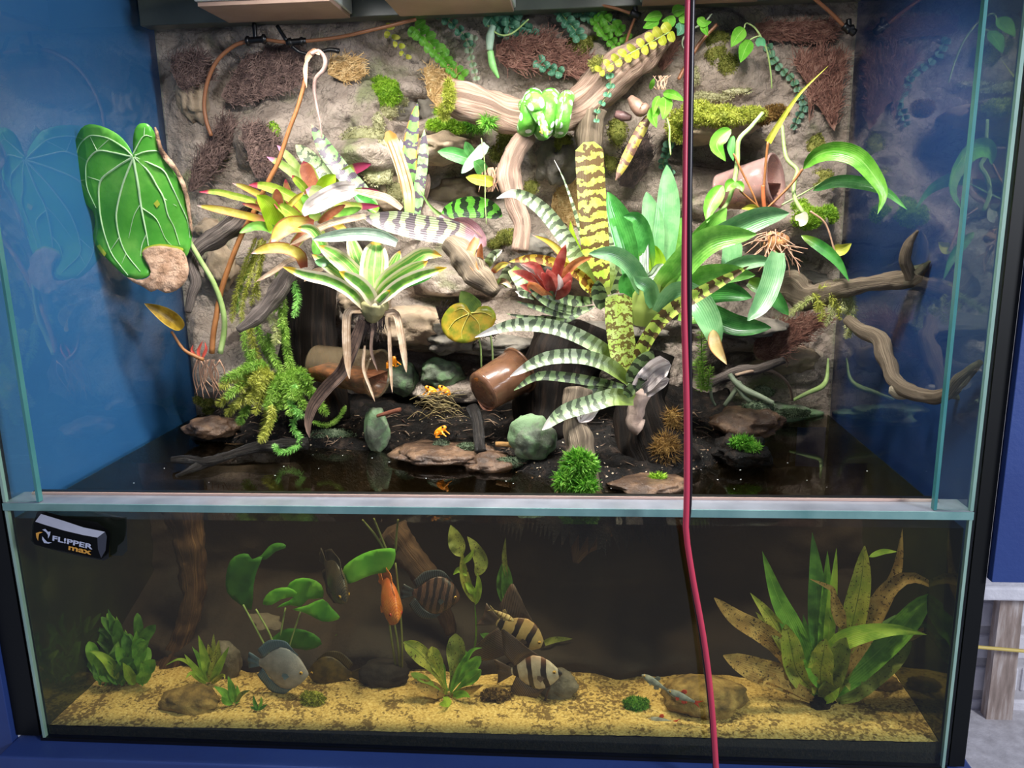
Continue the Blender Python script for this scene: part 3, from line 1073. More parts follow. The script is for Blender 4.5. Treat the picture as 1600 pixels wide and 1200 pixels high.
P5 = [WZ(x, y, z) for x, y, z in ((480, 692, 0), (430, 696, -.005), (390, 702, -.01), (350, 714, -.018), (312, 728, -.024), (276, 744, -.03))]
mk('main_limb', *_t(tubeg(P5, [.012, .012, .011, .009, .008, .004], 12, 50, .35, 14), WOODK, d5))
P5 = [WZ(x, y, z) for x, y, z in ((345, 716, -.018), (318, 721, -.016), (290, 718, -.014), (268, 719, -.014))]
mk('twig', *_t(tubeg(P5, [.007, .008, .009, .006], 12, 36, .35, 15), WOODK, d5))
d6 = thing('driftwood_branch', 'driftwood branch reaching to the right glass side with one twig turned up', 'driftwood', W(1300, 450, .40))
a = tube(d6, '1212,452 1240,450 1262,462 1300,456 1330,448 1375,441 1415,436 1440,424 1449,413', [20, 26, 20, 17, 13, 12, 13, 12, 4], .46, .27, WOODT, 'main_limb', 16, .3, 16, 70)
tube(d6, '1424,434 1414,405 1420,380 1434,360', [9, 9, 8, 2], .285, .26, WOODT, 'twig', 12, .25, 17, 40)
tube(d6, '1432,428 1444,418 1453,408', [6, 5, 2], .275, .26, WOODT, 'twig', 8, .25, 18, 16)
solid(a)
d7 = thing('driftwood_branch', 'pale grey driftwood branch curving below to the right front corner of the tank', 'driftwood', W(1420, 600, .2))
tube(d7, '1325,500 1345,516 1374,530 1386,562 1396,592 1418,610 1455,620 1482,614 1502,592 1532,566', [9, 12, 14, 14, 12, 12, 10, 10, 10, 4], .36, .035, WOODT, 'main_limb', 14, .28, 19, 80)
tube(d7, '1480,617 1500,622 1507,634', [5, 4, 2], .13, .11, WOODT, 'twig', 8, .2, 20, 14)
tube(d7, '1392,606 1408,611 1432,609', [9, 10, 8], .205, .19, mwood('bleached_wood', [(.3, '9A8B70'), (.7, 'D8CBAE')]), 'split_bark', 12, .5, 21, 24)
d9 = tube(None, '737,636 745,655 748,680 752,706', [9, 9, 8, 10], .36, .30, WOODK, 'wet_root', 12, .35, 22, 40)
tag(d9, 'dark wet root standing below the brown plastic cup', 'driftwood')
d10 = tube(None, '1106,600 1150,582 1190,575 1225,562', [7, 9, 8, 5], .46, .50, WOODG, 'driftwood_branch', 12, .3, 23, 40)
tag(d10, 'dark driftwood branch lying low on the bank right of the red cable', 'driftwood')
d11 = tube(None, '775,694 800,695 830,697', [4, 5, 4], .30, .28, mwood('orange_wood', [(.3, '9A6A38'), (.7, 'D8A868')]), 'wood_splinter', 8, .3, 24, 14)
tag(d11, 'small orange wood splinter left of the large rounded stone', 'driftwood')
d12 = tube(None, '590,650 610,644 625,640', [5, 7, 6], .36, .35, mwood('red_bark', [(.3, '6B3626'), (.7, 'A86A4E')]), 'bark_curl', 8, .3, 25, 14, flat=.5)
tag(d12, 'reddish curl of bark above the egg shaped mossy stone', 'bark')
retree()

# ---- moss on wall and wood
def onwall(bl, off=.0):
    return [(b[0], b[1], HY(b[0], b[1], off))+tuple(b[2:]) for b in bl]


for lab, bl, n, m, ln, wd in (
        ('bright lime moss cushion above the upright banded leaves', [(604, 146, 26, 22, 14), (596, 130, 18, 10, 10)], 1600, MOSSL, .007, .0010),
        ('pale moss hanging below the bright lime cushion', [(600, 172, 24, 18, 8), (592, 196, 10, 20, 6), (626, 160, 12, 16, 6)], 1100, LICHEN, .006, .0010),
        ('lime moss on the slab left of the small orchid', [(690, 194, 26, 10, 9), (715, 200, 16, 9, 9), (690, 175, 12, 12, 6)], 1500, MOSSL, .007, .0010),
        ('yellow spiky moss on the cut end of the big branch', [(702, 150, 8, 26, 8), (694, 176, 8, 12, 8)], 900, MOSSY, .009, .0009),
        ('green grassy tuft under the big branch', [(742, 196, 16, 9, 8), (762, 190, 10, 8, 8)], 420, MOSSG, .018, .0012),
        ('olive moss right of the small orchid', [(790, 222, 14, 28, 6), (776, 240, 14, 14, 6)], 800, MOSSO, .006, .0010),
        ('yellow green moss cushion covering the right rock ledge', [(1090, 178, 36, 20, 24), (1130, 182, 40, 17, 24), (1170, 180, 30, 13, 20), (1060, 198, 22, 26, 14)], 3400, MOSSY, .006, .0011),
        ('rust coloured moss at the right tip of the mossy ledge', [(1212, 176, 20, 12, 14), (1190, 184, 16, 12, 14)], 1100, MOSSB, .006, .0011),
        ('olive moss below the upper right leaf pair', [(1118, 82, 16, 22, 6), (1138, 100, 16, 16, 6), (1120, 60, 20, 10, 6)], 1300, MOSSO, .006, .0010),
        ('olive moss between the creeping vines at the top centre', [(905, 72, 22, 18, 7), (935, 100, 16, 12, 6), (920, 62, 16, 9, 6)], 1300, MOSSO, .006, .0010),
        ('pale moss band on the wall above the mossy ledge', [(1110, 150, 40, 9, 5), (1150, 142, 26, 6, 4), (1085, 118, 14, 16, 4)], 900, LICHEN, .005, .0009),
        ('bright green moss cushion under the right orchid', [(1262, 340, 26, 18, 16), (1292, 336, 18, 16, 12), (1250, 322, 14, 10, 10)], 1700, MOSSL, .006, .0010),
        ('olive moss on the wall behind the arching right leaf', [(1275, 235, 16, 30, 4), (1285, 285, 22, 22, 5)], 1000, MOSSO, .005, .0010),
        ('olive moss under the fork of the big branch', [(795, 372, 22, 13, 14), (775, 380, 14, 8, 10)], 900, MOSSO, .006, .0010),
        ('dull moss on the wall right of the snake', [(880, 222, 16, 20, 5), (965, 205, 16, 26, 5), (955, 250, 12, 18, 4), (830, 290, 12, 16, 4)], 900, MOSSO, .005, .0010),
        ('pale lichen bank behind the upright banded leaves', [(570, 212, 40, 14, 8), (610, 228, 26, 14, 8), (590, 270, 26, 22, 6), (620, 300, 22, 18, 6)], 1700, LICHEN, .005, .0010),
        ('small green moss spot left of the flower stalk', [(426, 206, 12, 16, 4)], 300, MOSSL, .004, .0010),
        ('grey green moss on the right back corner ledge', [(1185, 636, 30, 10, 8), (1235, 645, 34, 8, 8), (1195, 612, 24, 12, 6)], 1200, MOSSD, .005, .0010),
        ('small bright fern tuft on the wet stone right of the red cable', [(1160, 690, 18, 9, 10), (1176, 698, 12, 7, 8)], 500, MOSSG, .009, .0016),
        ('bright green bushy clump on the stump at the water edge', [(905, 728, 26, 26, 18), (892, 750, 26, 16, 16), (915, 756, 18, 12, 14)], 1500, MOSSG, .013, .0019),
        ('lime moss spot in the water left of the red cable', [(1028, 746, 14, 7, 8)], 260, MOSSL, .007, .0012),
        ('rusty twig tangle left of the red cable', [(1040, 700, 20, 24, 14), (1050, 660, 12, 22, 10)], 700, MOSSB, .016, .0008),
        ('speckled dull moss along the water edge below the cups', [(730, 700, 18, 10, 8), (690, 694, 14, 9, 8), (520, 680, 40, 10, 8), (800, 722, 30, 9, 8)], 1600, MOSSD, .004, .0010),
        ('green moss tuft at the left end of the bank', [(320, 625, 16, 10, 8), (330, 640, 12, 8, 8)], 500, MOSSO, .008, .0012)):
    moss('moss_cushion', lab, onwall(bl), n, m, ln, wd)
moss('moss_spray', 'yellow moss caught in the slanting root fibre slab', onwall([(342, 235, 10, 12, 6), (328, 262, 9, 14, 6)], .012), 320, MOSSB, .010, .0008)

# ---- twigs, needles and leaf scraps strewn over the bank
for nm, lab, m, n_, ln_ in (('bank_twigs', 'dark twigs and roots strewn over the bank', mnoise('twig_brown', [(.25, '1E1610'), (.5, '4A382A'), (.8, '86705A')], 60, .8, 0, isl=.6), 420, (.012, .05)),
                            ('leaf_scraps', 'brown leaf scraps and pale grit strewn along the water edge', mnoise('scrap_brown', [(.25, '2E2018'), (.5, '6A4E38'), (.8, 'A89880')], 60, .8, 0, isl=.7), 1500, (.0015, .006))):
    mb = MB()
    for k in range(n_):
        px, py = rng.uniform(300, 1230), (640+rng.exponential(40) if ln_[0] > .01 else rng.uniform(650, 765))
        p = H(px, py, .002)
        hb = BANKT.ray_cast(Vector(CAM), Vector(nrm(ray(px, py))))[0]
        if hb is None or np.linalg.norm(np.array(hb[:])-p) > .006 or p[2] > .12 or p[2] < -.034 or p[1] > .62:
            continue
        a, L = rng.uniform(0, 6.28), rng.uniform(*ln_)
        d = np.array([math.cos(a), math.sin(a)*.6, rng.uniform(-.1, .35)])*L
        if ln_[0] > .01:
            mb.add(tubeg(np.array([p-d/2, p+np.array([0, 0, L*rng.uniform(-.1, .2)]), p+d/2]), [.0006, rng.uniform(.0007, .0018), .0004], 5, 6, caps=False))
        else:
            e = np.cross(d, rng.normal(0, 1, 3))
            e = e/np.linalg.norm(e)*L*.5
            mb.add((np.array([p-d/2, p+e, p+d/2, p-e*.6]), [(0, 1, 2, 3)], np.zeros((4, 2))))
    o = mb.out(nm, m, smooth=False)
    tag(o, lab, 'debris', kind='stuff')

# ================================================================== plants above the water
G_BAND = mleaf('lime_brown_banded_leaf', '9CB83E', 'B8C858', band='54401F', period=0.0219, bt=-.05, dist=1.3, root='6E7A38', rl=.12, transl=.3)
G_BANDY = mleaf('yellow_brown_banded_leaf', 'BFA02C', 'CDB848', band='74480F', period=0.0201, bt=.0, dist=1.7, transl=.35, tip='8A6020', tl=.985)
G_BANDS = mleaf('silver_banded_leaf', 'A4BC88', 'C2D0A8', band='5E6A50', period=0.0160, bt=.12, dist=.9, transl=.2, tip='D8D0C4', tl=.86, root='7F9440', rl=.45)
G_BANDD = mleaf('dark_banded_leaf', '66804C', '869A68', band='333C28', period=0.0192, bt=.1, dist=.8, transl=.2)
G_BANDSP = mleaf('spotted_banded_leaf', 'B4CC58', 'C5D678', band='6E6128', period=0.0184, bt=.25, dist=2.4, spots='7D6E2C', spt=.60, transl=.35, tip='C9B7B4', tl=.965)
G_BILL = mleaf('green_purple_banded_leaf', '79B860', '9CC98A', band='584C58', period=0.0263, bt=.35, dist=.9, transl=.3, tip='C9B48A', tl=.95)
G_BILLO = mleaf('green_banded_orange_edged_leaf', '6FB34F', '93C070', band='55485A', period=0.0263, bt=.35, dist=.7, transl=.3, edge='C08A3C', ew=.75)
G_GREYB = mleaf('grey_banded_leaf', '9AA678', 'AEB690', band='62585C', period=0.0271, bt=.15, dist=.5, transl=.2, root='A58288', rl=.18)
G_VIVB = mleaf('vivid_banded_leaf', '57A52F', '6FBF3F', band='1F3418', period=0.0236, bt=.2, dist=.7, transl=.3)
G_GREEN = mleaf('deep_green_bromeliad_leaf', '357A30', '4A9240', rough=.25, transl=.3, root='7DA53A', rl=.3, coat=.15)
G_LIGHT = mleaf('light_green_bromeliad_leaf', '5E9A38', '7CB44C', rough=.28, transl=.35, root='A8B860', rl=.3, coat=.1)
G_SILV = mleaf('silvery_green_leaf', '5C8E5A', '729E6A', rough=.3, transl=.25, coat=.1)
G_LIME = mleaf('lime_leaf', '9CC726', 'B5D63C', rough=.35, transl=.45)
G_VAR = mleaf('variegated_leaf', '5E9A3C', '79B24C', edge='CFC59E', ew=.62, stripe='A9BD6A', sdens=7, tip='C99A3A', tl=.90, root='9A9468', rl=.15, transl=.3)
G_VARY = mleaf('variegated_yellow_tipped_leaf', '5C9438', '8CB84C', edge='DBD0B4', ew=.45, tip='D7B02C', tl=.86, root='B0A488', rl=.2, transl=.3)
G_NEO = mleaf('green_leaf_with_red_tip', '7FA32C', 'A9BE44', tip='B0304A', tl=.86, root='9C5A3A', rl=.2, transl=.3, mid='B9C25A', mw=.12)
G_NEOP = mleaf('green_leaf_with_pink_tip', '8CA850', 'B0C078', tip='D98AA8', tl=.84, root='9C5A3A', rl=.2, transl=.3)
G_NEOR = mleaf('bronze_red_leaf', '8A4A34', 'A8684A', edge='8FA04A', ew=.75, transl=.3, tip='8E2E40', tl=.9)
G_NEOD = mleaf('leaf_with_purple_tip', '7F9A3C', 'A08A50', tip='7A2440', tl=.60, transl=.25)
G_NEOY = mleaf('yellowing_leaf', 'C9B440', 'D8C96A', edge='B06A3A', ew=.75, transl=.4, root='A85A44', rl=.3, tip='CBA7A0', tl=.92)
G_RED = mleaf('red_bract', '9A3C36', 'B46258', rough=.35, transl=.3, tip='C9736A', tl=.9)
G_ORA = mleaf('orange_dead_leaf', 'B0683C', 'C98A58', transl=.3)
DEAD = mleaf('dead_tan_leaf', 'A48A70', 'C4AE96', rough=.8, transl=.2, stripe='86694F', sdens=9)
DEADW = mleaf('dead_whitish_leaf', 'C0B2AC', 'D4C8C2', rough=.8, transl=.25, stripe='A89A94', sdens=7)
DEADB = mleaf('dead_brown_leaf', '4A382E', '6A5346', rough=.8, transl=.1, stripe='33261F', sdens=9)
FOL = mleaf('fresh_green_leaf', '5FA82E', '7CC044', rough=.35, transl=.4, mid='A3D070', mw=.05)
FOLD_ = mleaf('blue_green_leaf', '3E7458', '5A8E6E', rough=.4, transl=.25, mid='86AE92', mw=.08)
FOLY = mleaf('yellow_green_leaf', 'B5BE38', 'CFCB50', rough=.4, transl=.4, mid='DAD97A', mw=.06)
ORCH = mleaf('orchid_leaf', '4F9A4A', '6BAF60', rough=.28, transl=.3, mid='8CC27A', mw=.05, coat=.1)
STEMG = mnoise('green_stem', [(.3, '7F9A50'), (.7, 'A5B878')], 30, .5, .2)
STEMB = mnoise('brown_stem', [(.3, '7A4A26'), (.7, 'A06A3A')], 30, .5, .2)
STEMP = mnoise('grey_green_stem', [(.3, '5A6450'), (.7, '808A70')], 30, .55, .2)
ROOTM = mnoise('tan_root', [(.3, '8A6450'), (.7, 'BC9478')], 30, .7, .2)

# ---- big anthurium
an = thing('anthurium', 'anthurium with one huge white veined heart leaf and a tall curled flower stalk', 'plant', W(330, 558, .44))
ANG = mnoise('anthurium_green', [(.3, '4FA636'), (.5, '64B844'), (.7, '86CC58')], 16, .3, .35, 90, .002, transl=.42, coat=.1)
ANE = mnoise('anthurium_yellow_edge', [(.3, 'A9C040'), (.7, 'D0C04A')], 30, .4, .2, transl=.4)
VEIN = mnoise('pale_vein', [(.3, 'B9DDA0'), (.7, 'D5EBC4')], 30, .4, 0, transl=.4)
DEADT = mnoise('dead_leaf_tissue', [(.25, '6E4F38'), (.45, 'B58E70'), (.6, 'D2AE92'), (.8, '9A7254')], 38, .8, 1.0, 60, .012, transl=.25)
YA = lambda x, y: .315+.00022*(y-200)+.0000042*(x-209)**2-.025*math.exp(-((y-445)/40.0)**2)-.004*math.sin(x*.09+y*.03)
OUT = ('208,243 203,232 192,217 178,206 158,197 140,194 127,201 118,220 115,245 117,275 124,300 136,320 146,331 149,350 146,368 151,386 165,402 185,422 200,434 '
       '214,436 228,434 236,425 229,410 223,397 232,388 250,385 270,388 283,392 290,402 297,388 300,368 298,340 295,310 289,288 280,270 268,255 254,240 247,226 241,206 231,194 219,193 211,202 208,220')
bl = poly(an, OUT, YA, ANG, 'leaf_blade', 9, .0012)
dd = poly(an, '199,433 214,437 229,435 236,425 228,409 222,396 232,387 250,384 270,387 284,391 291,402 295,420 292,436 282,449 270,456 258,458 246,452 236,456 222,447 208,441',
          lambda x, y: YA(x, y)-.004-.010*abs(noise.noise(Vector((x*.06, y*.06, 2)))), DEADT, 'dead_tip', 5, .002)
poly(an, '241,200 247,205 254,232 268,250 280,268 289,286 296,312 300,345 301,370 296,352 291,318 283,290 272,268 258,252 248,236', lambda x, y: YA(x, y)-.006-.004*math.sin(y*.2), DEADT, 'dead_margin', 6, .0015)
for s, w in (('208,245 216,290 220,320 229,366 232,384', 4.4), ('208,245 197,243 175,238 152,236 136,253 134,275 137,296 150,325', 3.0),
             ('207,244 195,232 171,217 150,212 137,214 123,229 119,253 121,280', 2.6), ('207,246 181,262 157,283 155,317 160,353 173,393 188,415 200,430', 3.4),
             ('208,247 192,288 183,325 182,345 187,372 197,396 219,424', 3.4), ('210,246 232,268 245,290 256,310 262,335 272,355 281,383', 3.0),
             ('210,245 236,256 256,267 268,290 281,318 293,345 297,372', 2.8), ('211,243 227,237 245,236 252,242', 2.4), ('208,240 224,213 238,214', 2.2),
             ('225,212 226,199', 1.5), ('171,217 150,236', 1.6), ('158,283 137,276', 1.6), ('187,370 172,392', 1.6), ('229,366 222,382 219,400', 2.0),
             ('220,318 209,338 201,372', 1.4), ('222,325 244,342 258,372 270,385', 1.8), ('197,396 190,412', 1.3), ('256,310 276,322', 1.5), ('152,236 141,214', 1.6)):
    P = np.array([W(x, y, YA(x, y)-.0016) for x, y in pp(s)])
    r = w*.42*mpp(P[0])
    mk('vein', *_t(tubeg(P, [r*1.25, r, r*.45], 6, 5*len(P), caps=False), VEIN, bl))
for s, m in (('168,399 172,403 169,408 165,404', ANE), ('137,292 141,294 140,300 136,298', ANE)):
    pass
poly(an, '151,384 156,382 166,396 163,401', lambda x, y: YA(x, y)-.0022, ANE, 'leaf_spot', 4)
poly(an, '240,318 246,312 250,319 245,325', lambda x, y: YA(x, y)-.0022, ANE, 'leaf_spot', 4)
poly(an, '222,394 228,386 250,381 272,384 286,388 283,393 262,389 236,390 226,398', lambda x, y: YA(x, y)-.0026, ANE, 'leaf_spot', 5)
tube(an, [(344, 552, .43), (350, 520, .43), (350, 495, .425), (343, 465, .42), (330, 435, .41), (312, 405, .40), (280, 350, .385), (245, 290, .365), (214, 252, .335), (209, 246, .322)], [4.6, 4.4, 4.2, 3.6, 3, 2.4], .43, .40, STEMG, 'leaf_stalk', 10)
tube(an, '331,552 333,525 337,500 347,449 373,377 397,330 421,280 435,253 451,205 464,171 475,133 479,104', [4.6, 4.4, 4, 3.6, 3.2, 3], .42, .44, STEMB, 'flower_stalk', 10, n=50)
FLO = mnoise('faded_spathe', [(.3, 'D8A078'), (.7, 'ECC9A8')], 40, .6, .3, transl=.4)
leaf(an, '478,100 482,88 492,80 500,86', 9, FLO, .44, .43, 'spathe', prof='oval', cup=.4)
leaf(an, '480,92 477,110 479,138', 7, FLO, .43, .43, 'spathe', prof='lance', cup=.3)
tube(an, '486,84 498,80 508,92 506,108 494,122 491,138 494,160 500,190 503,215', [3, 3.4, 3.4, 3, 2.2, 1.6, 1.3], .43, .47, mnoise('old_spadix', [(.3, '8A6F66'), (.7, 'B89A90')], 40, .7, .3), 'spadix', 8, n=40)
leaf(an, '285,514 272,502 250,487 225,474', 25, mleaf('old_yellow_leaf', '8A6A14', 'B8942C', transl=.4, edge='C9A84A', ew=.8), .40, .36, prof='lance', cup=.9, fold=True)
tube(an, '268,518 286,545 304,556 318,562', [2, 2.6, 3.4], .40, .42, STEMB, 'leaf_stalk', 8)
for s in ('312,562 310,548 317,532', '316,560 322,545 320,534', '308,560 300,548 302,538'):
    leaf(an, s, 5, mplain('red_shoot', 'B0483A', .4), .42, .42, 'shoot', prof='lance', cup=.6)
for k in range(16):
    x = 308+rng.uniform(0, 36)
    tube(an, [(x, 562), (x+rng.uniform(-14, 14), 585), (x+rng.uniform(-16, 22), 600+rng.uniform(0, 26))], [1.3, 1.1, .7], .43, .44, ROOTM, 'root', 5, n=10)
ay = thing('anthurium', 'small anthurium with one yellow and green heart leaf low in the middle of the wall', 'plant', W(755, 575, .46))
bl = poly(ay, '728,476 720,473 708,476 697,486 690,500 691,515 700,528 714,535 728,536 742,532 756,524 768,512 775,498 772,486 762,478 748,480 738,490', lambda x, y: .44+.0004*abs(x-732)-.00035*(y-480),
          mnoise('yellowing_green', [(.30, '4E701C'), (.45, '8E9228'), (.55, 'B89A30'), (.7, '6E7E22')], 34, .35, .2, transl=.4), 'leaf_blade', 7, .001)
for s in ('733,490 722,482 710,486', '733,490 712,500 700,515', '733,491 722,515 722,530', '735,491 748,505 750,520', '736,489 755,488 768,494'):
    P = np.array([W(x, y, .438+.0004*abs(x-732)-.00035*(y-480)) for x, y in pp(s)])
    mk('vein', *_t(tubeg(P, [.0011, .0008, .0004], 5, 10, caps=False), mplain('yellow_vein', 'C5BE5A', .5), bl))
tube(ay, '752,575 751,545 748,528', [1.7, 1.6], .46, .45, STEMG, 'leaf_stalk', 6)
tube(ay, '770,572 769,545 766,520', [1.7, 1.6], .46, .45, STEMG, 'leaf_stalk', 6)
leaf(ay, '742,488 730,470 720,455', 34, mleaf('dull_green_heart', '3F5A26', '5E7430', transl=.25), .47, .47, prof='heart')

# ---- red tipped neoregelia
ne = thing('neoregelia', 'green neoregelia with red and pink leaf tips on the upper left wall', 'bromeliad', W(475, 340, .50))
for s, w, m, Y0, Y1 in (
        ('425,338 395,315 365,306 340,300 311,300', 11, G_NEO, .45, .37), ('420,345 385,337 350,329 308,321', 13, G_NEOY, .44, .36),
        ('440,325 410,307 385,294 363,286', 11, G_NEOY, .46, .40), ('488,340 465,315 435,298 410,290 389,289', 17, G_NEO, .46, .40),
        ('485,300 465,277 440,257 417,245', 14, G_NEOP, .50, .47), ('480,295 465,265 452,247 433,227', 14, G_NEOP, .51, .49),
        ('490,295 482,275 474,252', 27, G_NEOR, .50, .49), ('480,300 470,288 456,274', 13, G_NEO, .48, .45),
        ('432,340 405,325 378,318', 10, G_NEOR, .43, .38), ('436,365 428,340 418,320 401,305', 30, G_LIME, .42, .37),
        ('435,332 434,315 432,295', 19, G_NEOR, .44, .42), ('485,368 470,348 450,330 428,318', 20, G_NEO, .44, .39),
        ('445,330 458,315 475,300', 9, G_NEOY, .43, .42), ('500,308 508,290 524,273', 25, G_LIME, .47, .45),
        ('505,320 498,305 478,296', 27, G_NEOP, .45, .42), ('440,366 415,354 395,354 374,364', 14, G_LIGHT, .42, .36),
        ('520,290 545,268 580,256', 17, G_NEOD, .50, .46), ('525,308 560,298 592,298', 9, G_NEOD, .48, .45), ('520,318 560,322 594,322', 11, G_NEOD, .47, .44),
        ('490,352 465,350 445,355 424,378', 26, G_NEOY, .42, .37), ('475,418 468,398 445,388 420,388 393,396', 18, G_NEOY, .40, .35),
        ('455,340 440,320 430,308', 16, G_NEO, .46, .44), ('470,345 452,312 446,280', 15, G_NEOR, .49, .48), ('495,345 485,320 470,305', 18, G_LIGHT, .46, .44),
        ('500,350 515,335 540,320', 14, G_NEOR, .45, .43), ('478,360 462,380 455,395', 16, G_NEOR, .43, .40), ('440,360 428,375 420,395', 12, G_NEOR, .42, .40),
        ('510,345 525,350 545,365', 14, G_NEOY, .44, .42), ('500,360 498,380 492,400', 20, G_LIGHT, .42, .40), ('450,350 430,345 412,338', 14, G_LIGHT, .43, .40),
        ('470,330 480,312 492,298', 14, G_LIME, .48, .47), ('520,335 545,330 565,325', 12, G_LIGHT, .46, .44)):
    leaf(ne, s, w, m, Y0, Y1, cup=.35, wave=.12)
leaf(ne, '556,294 530,300 505,312 480,328 476,338', 30, DEADW, .42, .38, 'dead_leaf', wave=1.1, cup=.5, prof='strap')
leaf(ne, '628,326 605,310 575,302 548,297', 12, DEAD, .41, .42, 'dead_leaf', wave=.5)
leaf(ne, '572,338 530,345 500,356 478,370 452,383', 11, DEAD, .40, .37, 'dead_leaf', wave=.6)
leaf(ne, '470,402 450,408 430,422 400,440', 8, DEAD, .40, .36, 'dead_leaf', wave=.4)
leaf(ne, '505,420 490,425 475,440', 8, DEAD, .41, .40, 'dead_leaf', wave=.4)

# ---- banded tall billbergia
bi = thing('billbergia', 'upright billbergia with dark cross bands on green leaves, left of the small orchid', 'bromeliad', W(645, 335, .50))
for s, w, m, Y0, Y1 in (('645,335 641,285 640,240 646,195 652,161', 23, G_BILLO, .48, .49), ('650,338 655,295 661,250 663,203', 17, G_BILL, .47, .48),
                        ('640,338 638,300 622,245 606,205', 20, mleaf('half_dead_banded_leaf', 'BFA878', 'D6C49A', stripe='7A5A2A', sdens=6, tip='A87838', tl=.85, root='8FBF60', rl=.3), .46, .46),
                        ('640,330 638,285 630,245 626,218', 15, G_BANDS, .49, .50), ('652,330 662,300 670,272', 16, DEADB, .49, .50)):
    leaf(bi, s, w, m, Y0, Y1, prof='blunt' if w == 20 else 'strap', cup=.5)
leaf(bi, '748,376 725,356 696,342 672,322 656,296', 17, mleaf('pink_grey_sheath', 'A98A92', 'C9AEB4', edge='D8C49A', ew=.8, tip='5E7A38', tl=.55), .45, .46, prof='taper', cup=.8, name='sheath')
leaf(bi, '752,388 735,360 705,345', 30, mleaf('pink_pitcher', '9A7078', 'B8929A', rough=.3), .45, .45, prof='strap', cup=.7, name='sheath')
leaf(bi, '738,374 705,363 665,357 620,348 568,341', 39, G_GREYB, .43, .40, cup=.3)
leaf(bi, '785,338 760,326 730,324 690,333', 33, G_VIVB, .55, .54, cup=.2, prof='oval')
b2 = thing('billbergia', 'slanting billbergia leaves with purple bands behind the red tipped neoregelia', 'bromeliad', W(575, 320, .50))
leaf(b2, '585,325 560,295 530,262 508,232 487,195', 27, G_BILL, .46, .50, cup=.35)
leaf(b2, '525,300 505,275 485,250 462,226', 27, mleaf('pale_banded_leaf', '9AB87C', 'C4CFA4', band='5E6A50', period=0.0280, bt=.3, dist=1.8, tip='B0B98A', tl=.9), .50, .53, cup=.3)
leaf(b2, '590,330 572,316 552,300', 18, G_GREEN, .46, .46)

# ---- variegated neoregelia in the middle left
va = thing('variegated_bromeliad', 'cream striped bromeliad hanging over the clear plastic cup', 'bromeliad', W(585, 490, .34))
mk('base_bulb', *_t(tubeg(path('581,503 583,490 585,476 587,462', .34), np.array([8, 20, 24, 17])*.00115, 14, 20, .15, 3), mnoise('pale_green_base', [(.3, '6E6A44'), (.7, '9A9468')], 40, .6, .3), va))
for s, w, m, Y0, Y1 in (
        ('572,482 548,456 515,438 480,430 442,417', 19, G_VARY, .33, .27), ('585,474 570,450 552,436 530,424', 22, G_VARY, .31, .26),
        ('586,468 584,430 586,400 588,376', 44, G_VAR, .33, .37), ('580,465 556,430 530,405 498,384', 27, G_VAR, .34, .36),
        ('583,460 568,425 555,395 545,366', 25, G_VAR, .35, .38), ('588,470 605,438 640,412 665,396 690,400', 28, G_VAR, .33, .33),
        ('592,472 622,446 655,430 698,418', 19, G_VARY, .32, .30), ('590,468 612,445 640,425 668,408', 26, G_VAR, .33, .32),
        ('588,474 598,464 610,453', 13, G_VARY, .29, .26), ('582,462 572,430 580,395', 22, G_VAR, .36, .38), ('588,460 612,420 625,392', 20, G_VAR, .36, .38),
        ('560,455 535,430 510,412 488,398', 20, G_VAR, .36, .37), ('575,455 550,420 522,395', 18, G_VAR, .37, .39), ('600,455 640,440 675,432', 16, G_GREEN, .35, .34)):
    leaf(va, s, w, m, Y0, Y1, cup=.5, wave=.15)
leaf(va, '620,380 590,368 550,366 488,374', 20, mleaf('silver_striped_leaf', '8FA892', 'B8C9B4', stripe='6E8A74', sdens=10, rough=.4), .37, .33, cup=.4)
leaf(va, '510,392 498,372 485,358 465,356', 17, G_VAR, .38, .36, cup=.6)
leaf(va, '516,400 505,410 492,408', 14, G_SILV, .37, .36, cup=.5)
for s, w, m in (('566,486 546,486 541,510 543,560 546,592', 13, DEAD), ('600,490 618,490 626,520 632,560 635,582', 11, DEAD), ('608,496 609,540 611,585 613,614', 6, DEAD),
                ('566,500 550,545 535,580 510,606 488,636 481,664 484,684', 20, DEADB), ('570,540 568,575 578,605 586,628', 5, DEAD), ('585,500 580,545 590,580', 5, DEADB)):
    leaf(va, s, w, m, .335, .31, 'dead_leaf', prof='strap', cup=.6, wave=.5, n=20)
for k in range(60):
    x = rng.uniform(560, 602)
    leaf(va, [(x, 492), (x+rng.uniform(-6, 6), 510), (x+rng.uniform(-12, 12), 522+rng.uniform(0, 16))], 2.2, BARKD, .345, .335, 'root', prof='taper', n=4, m=1)

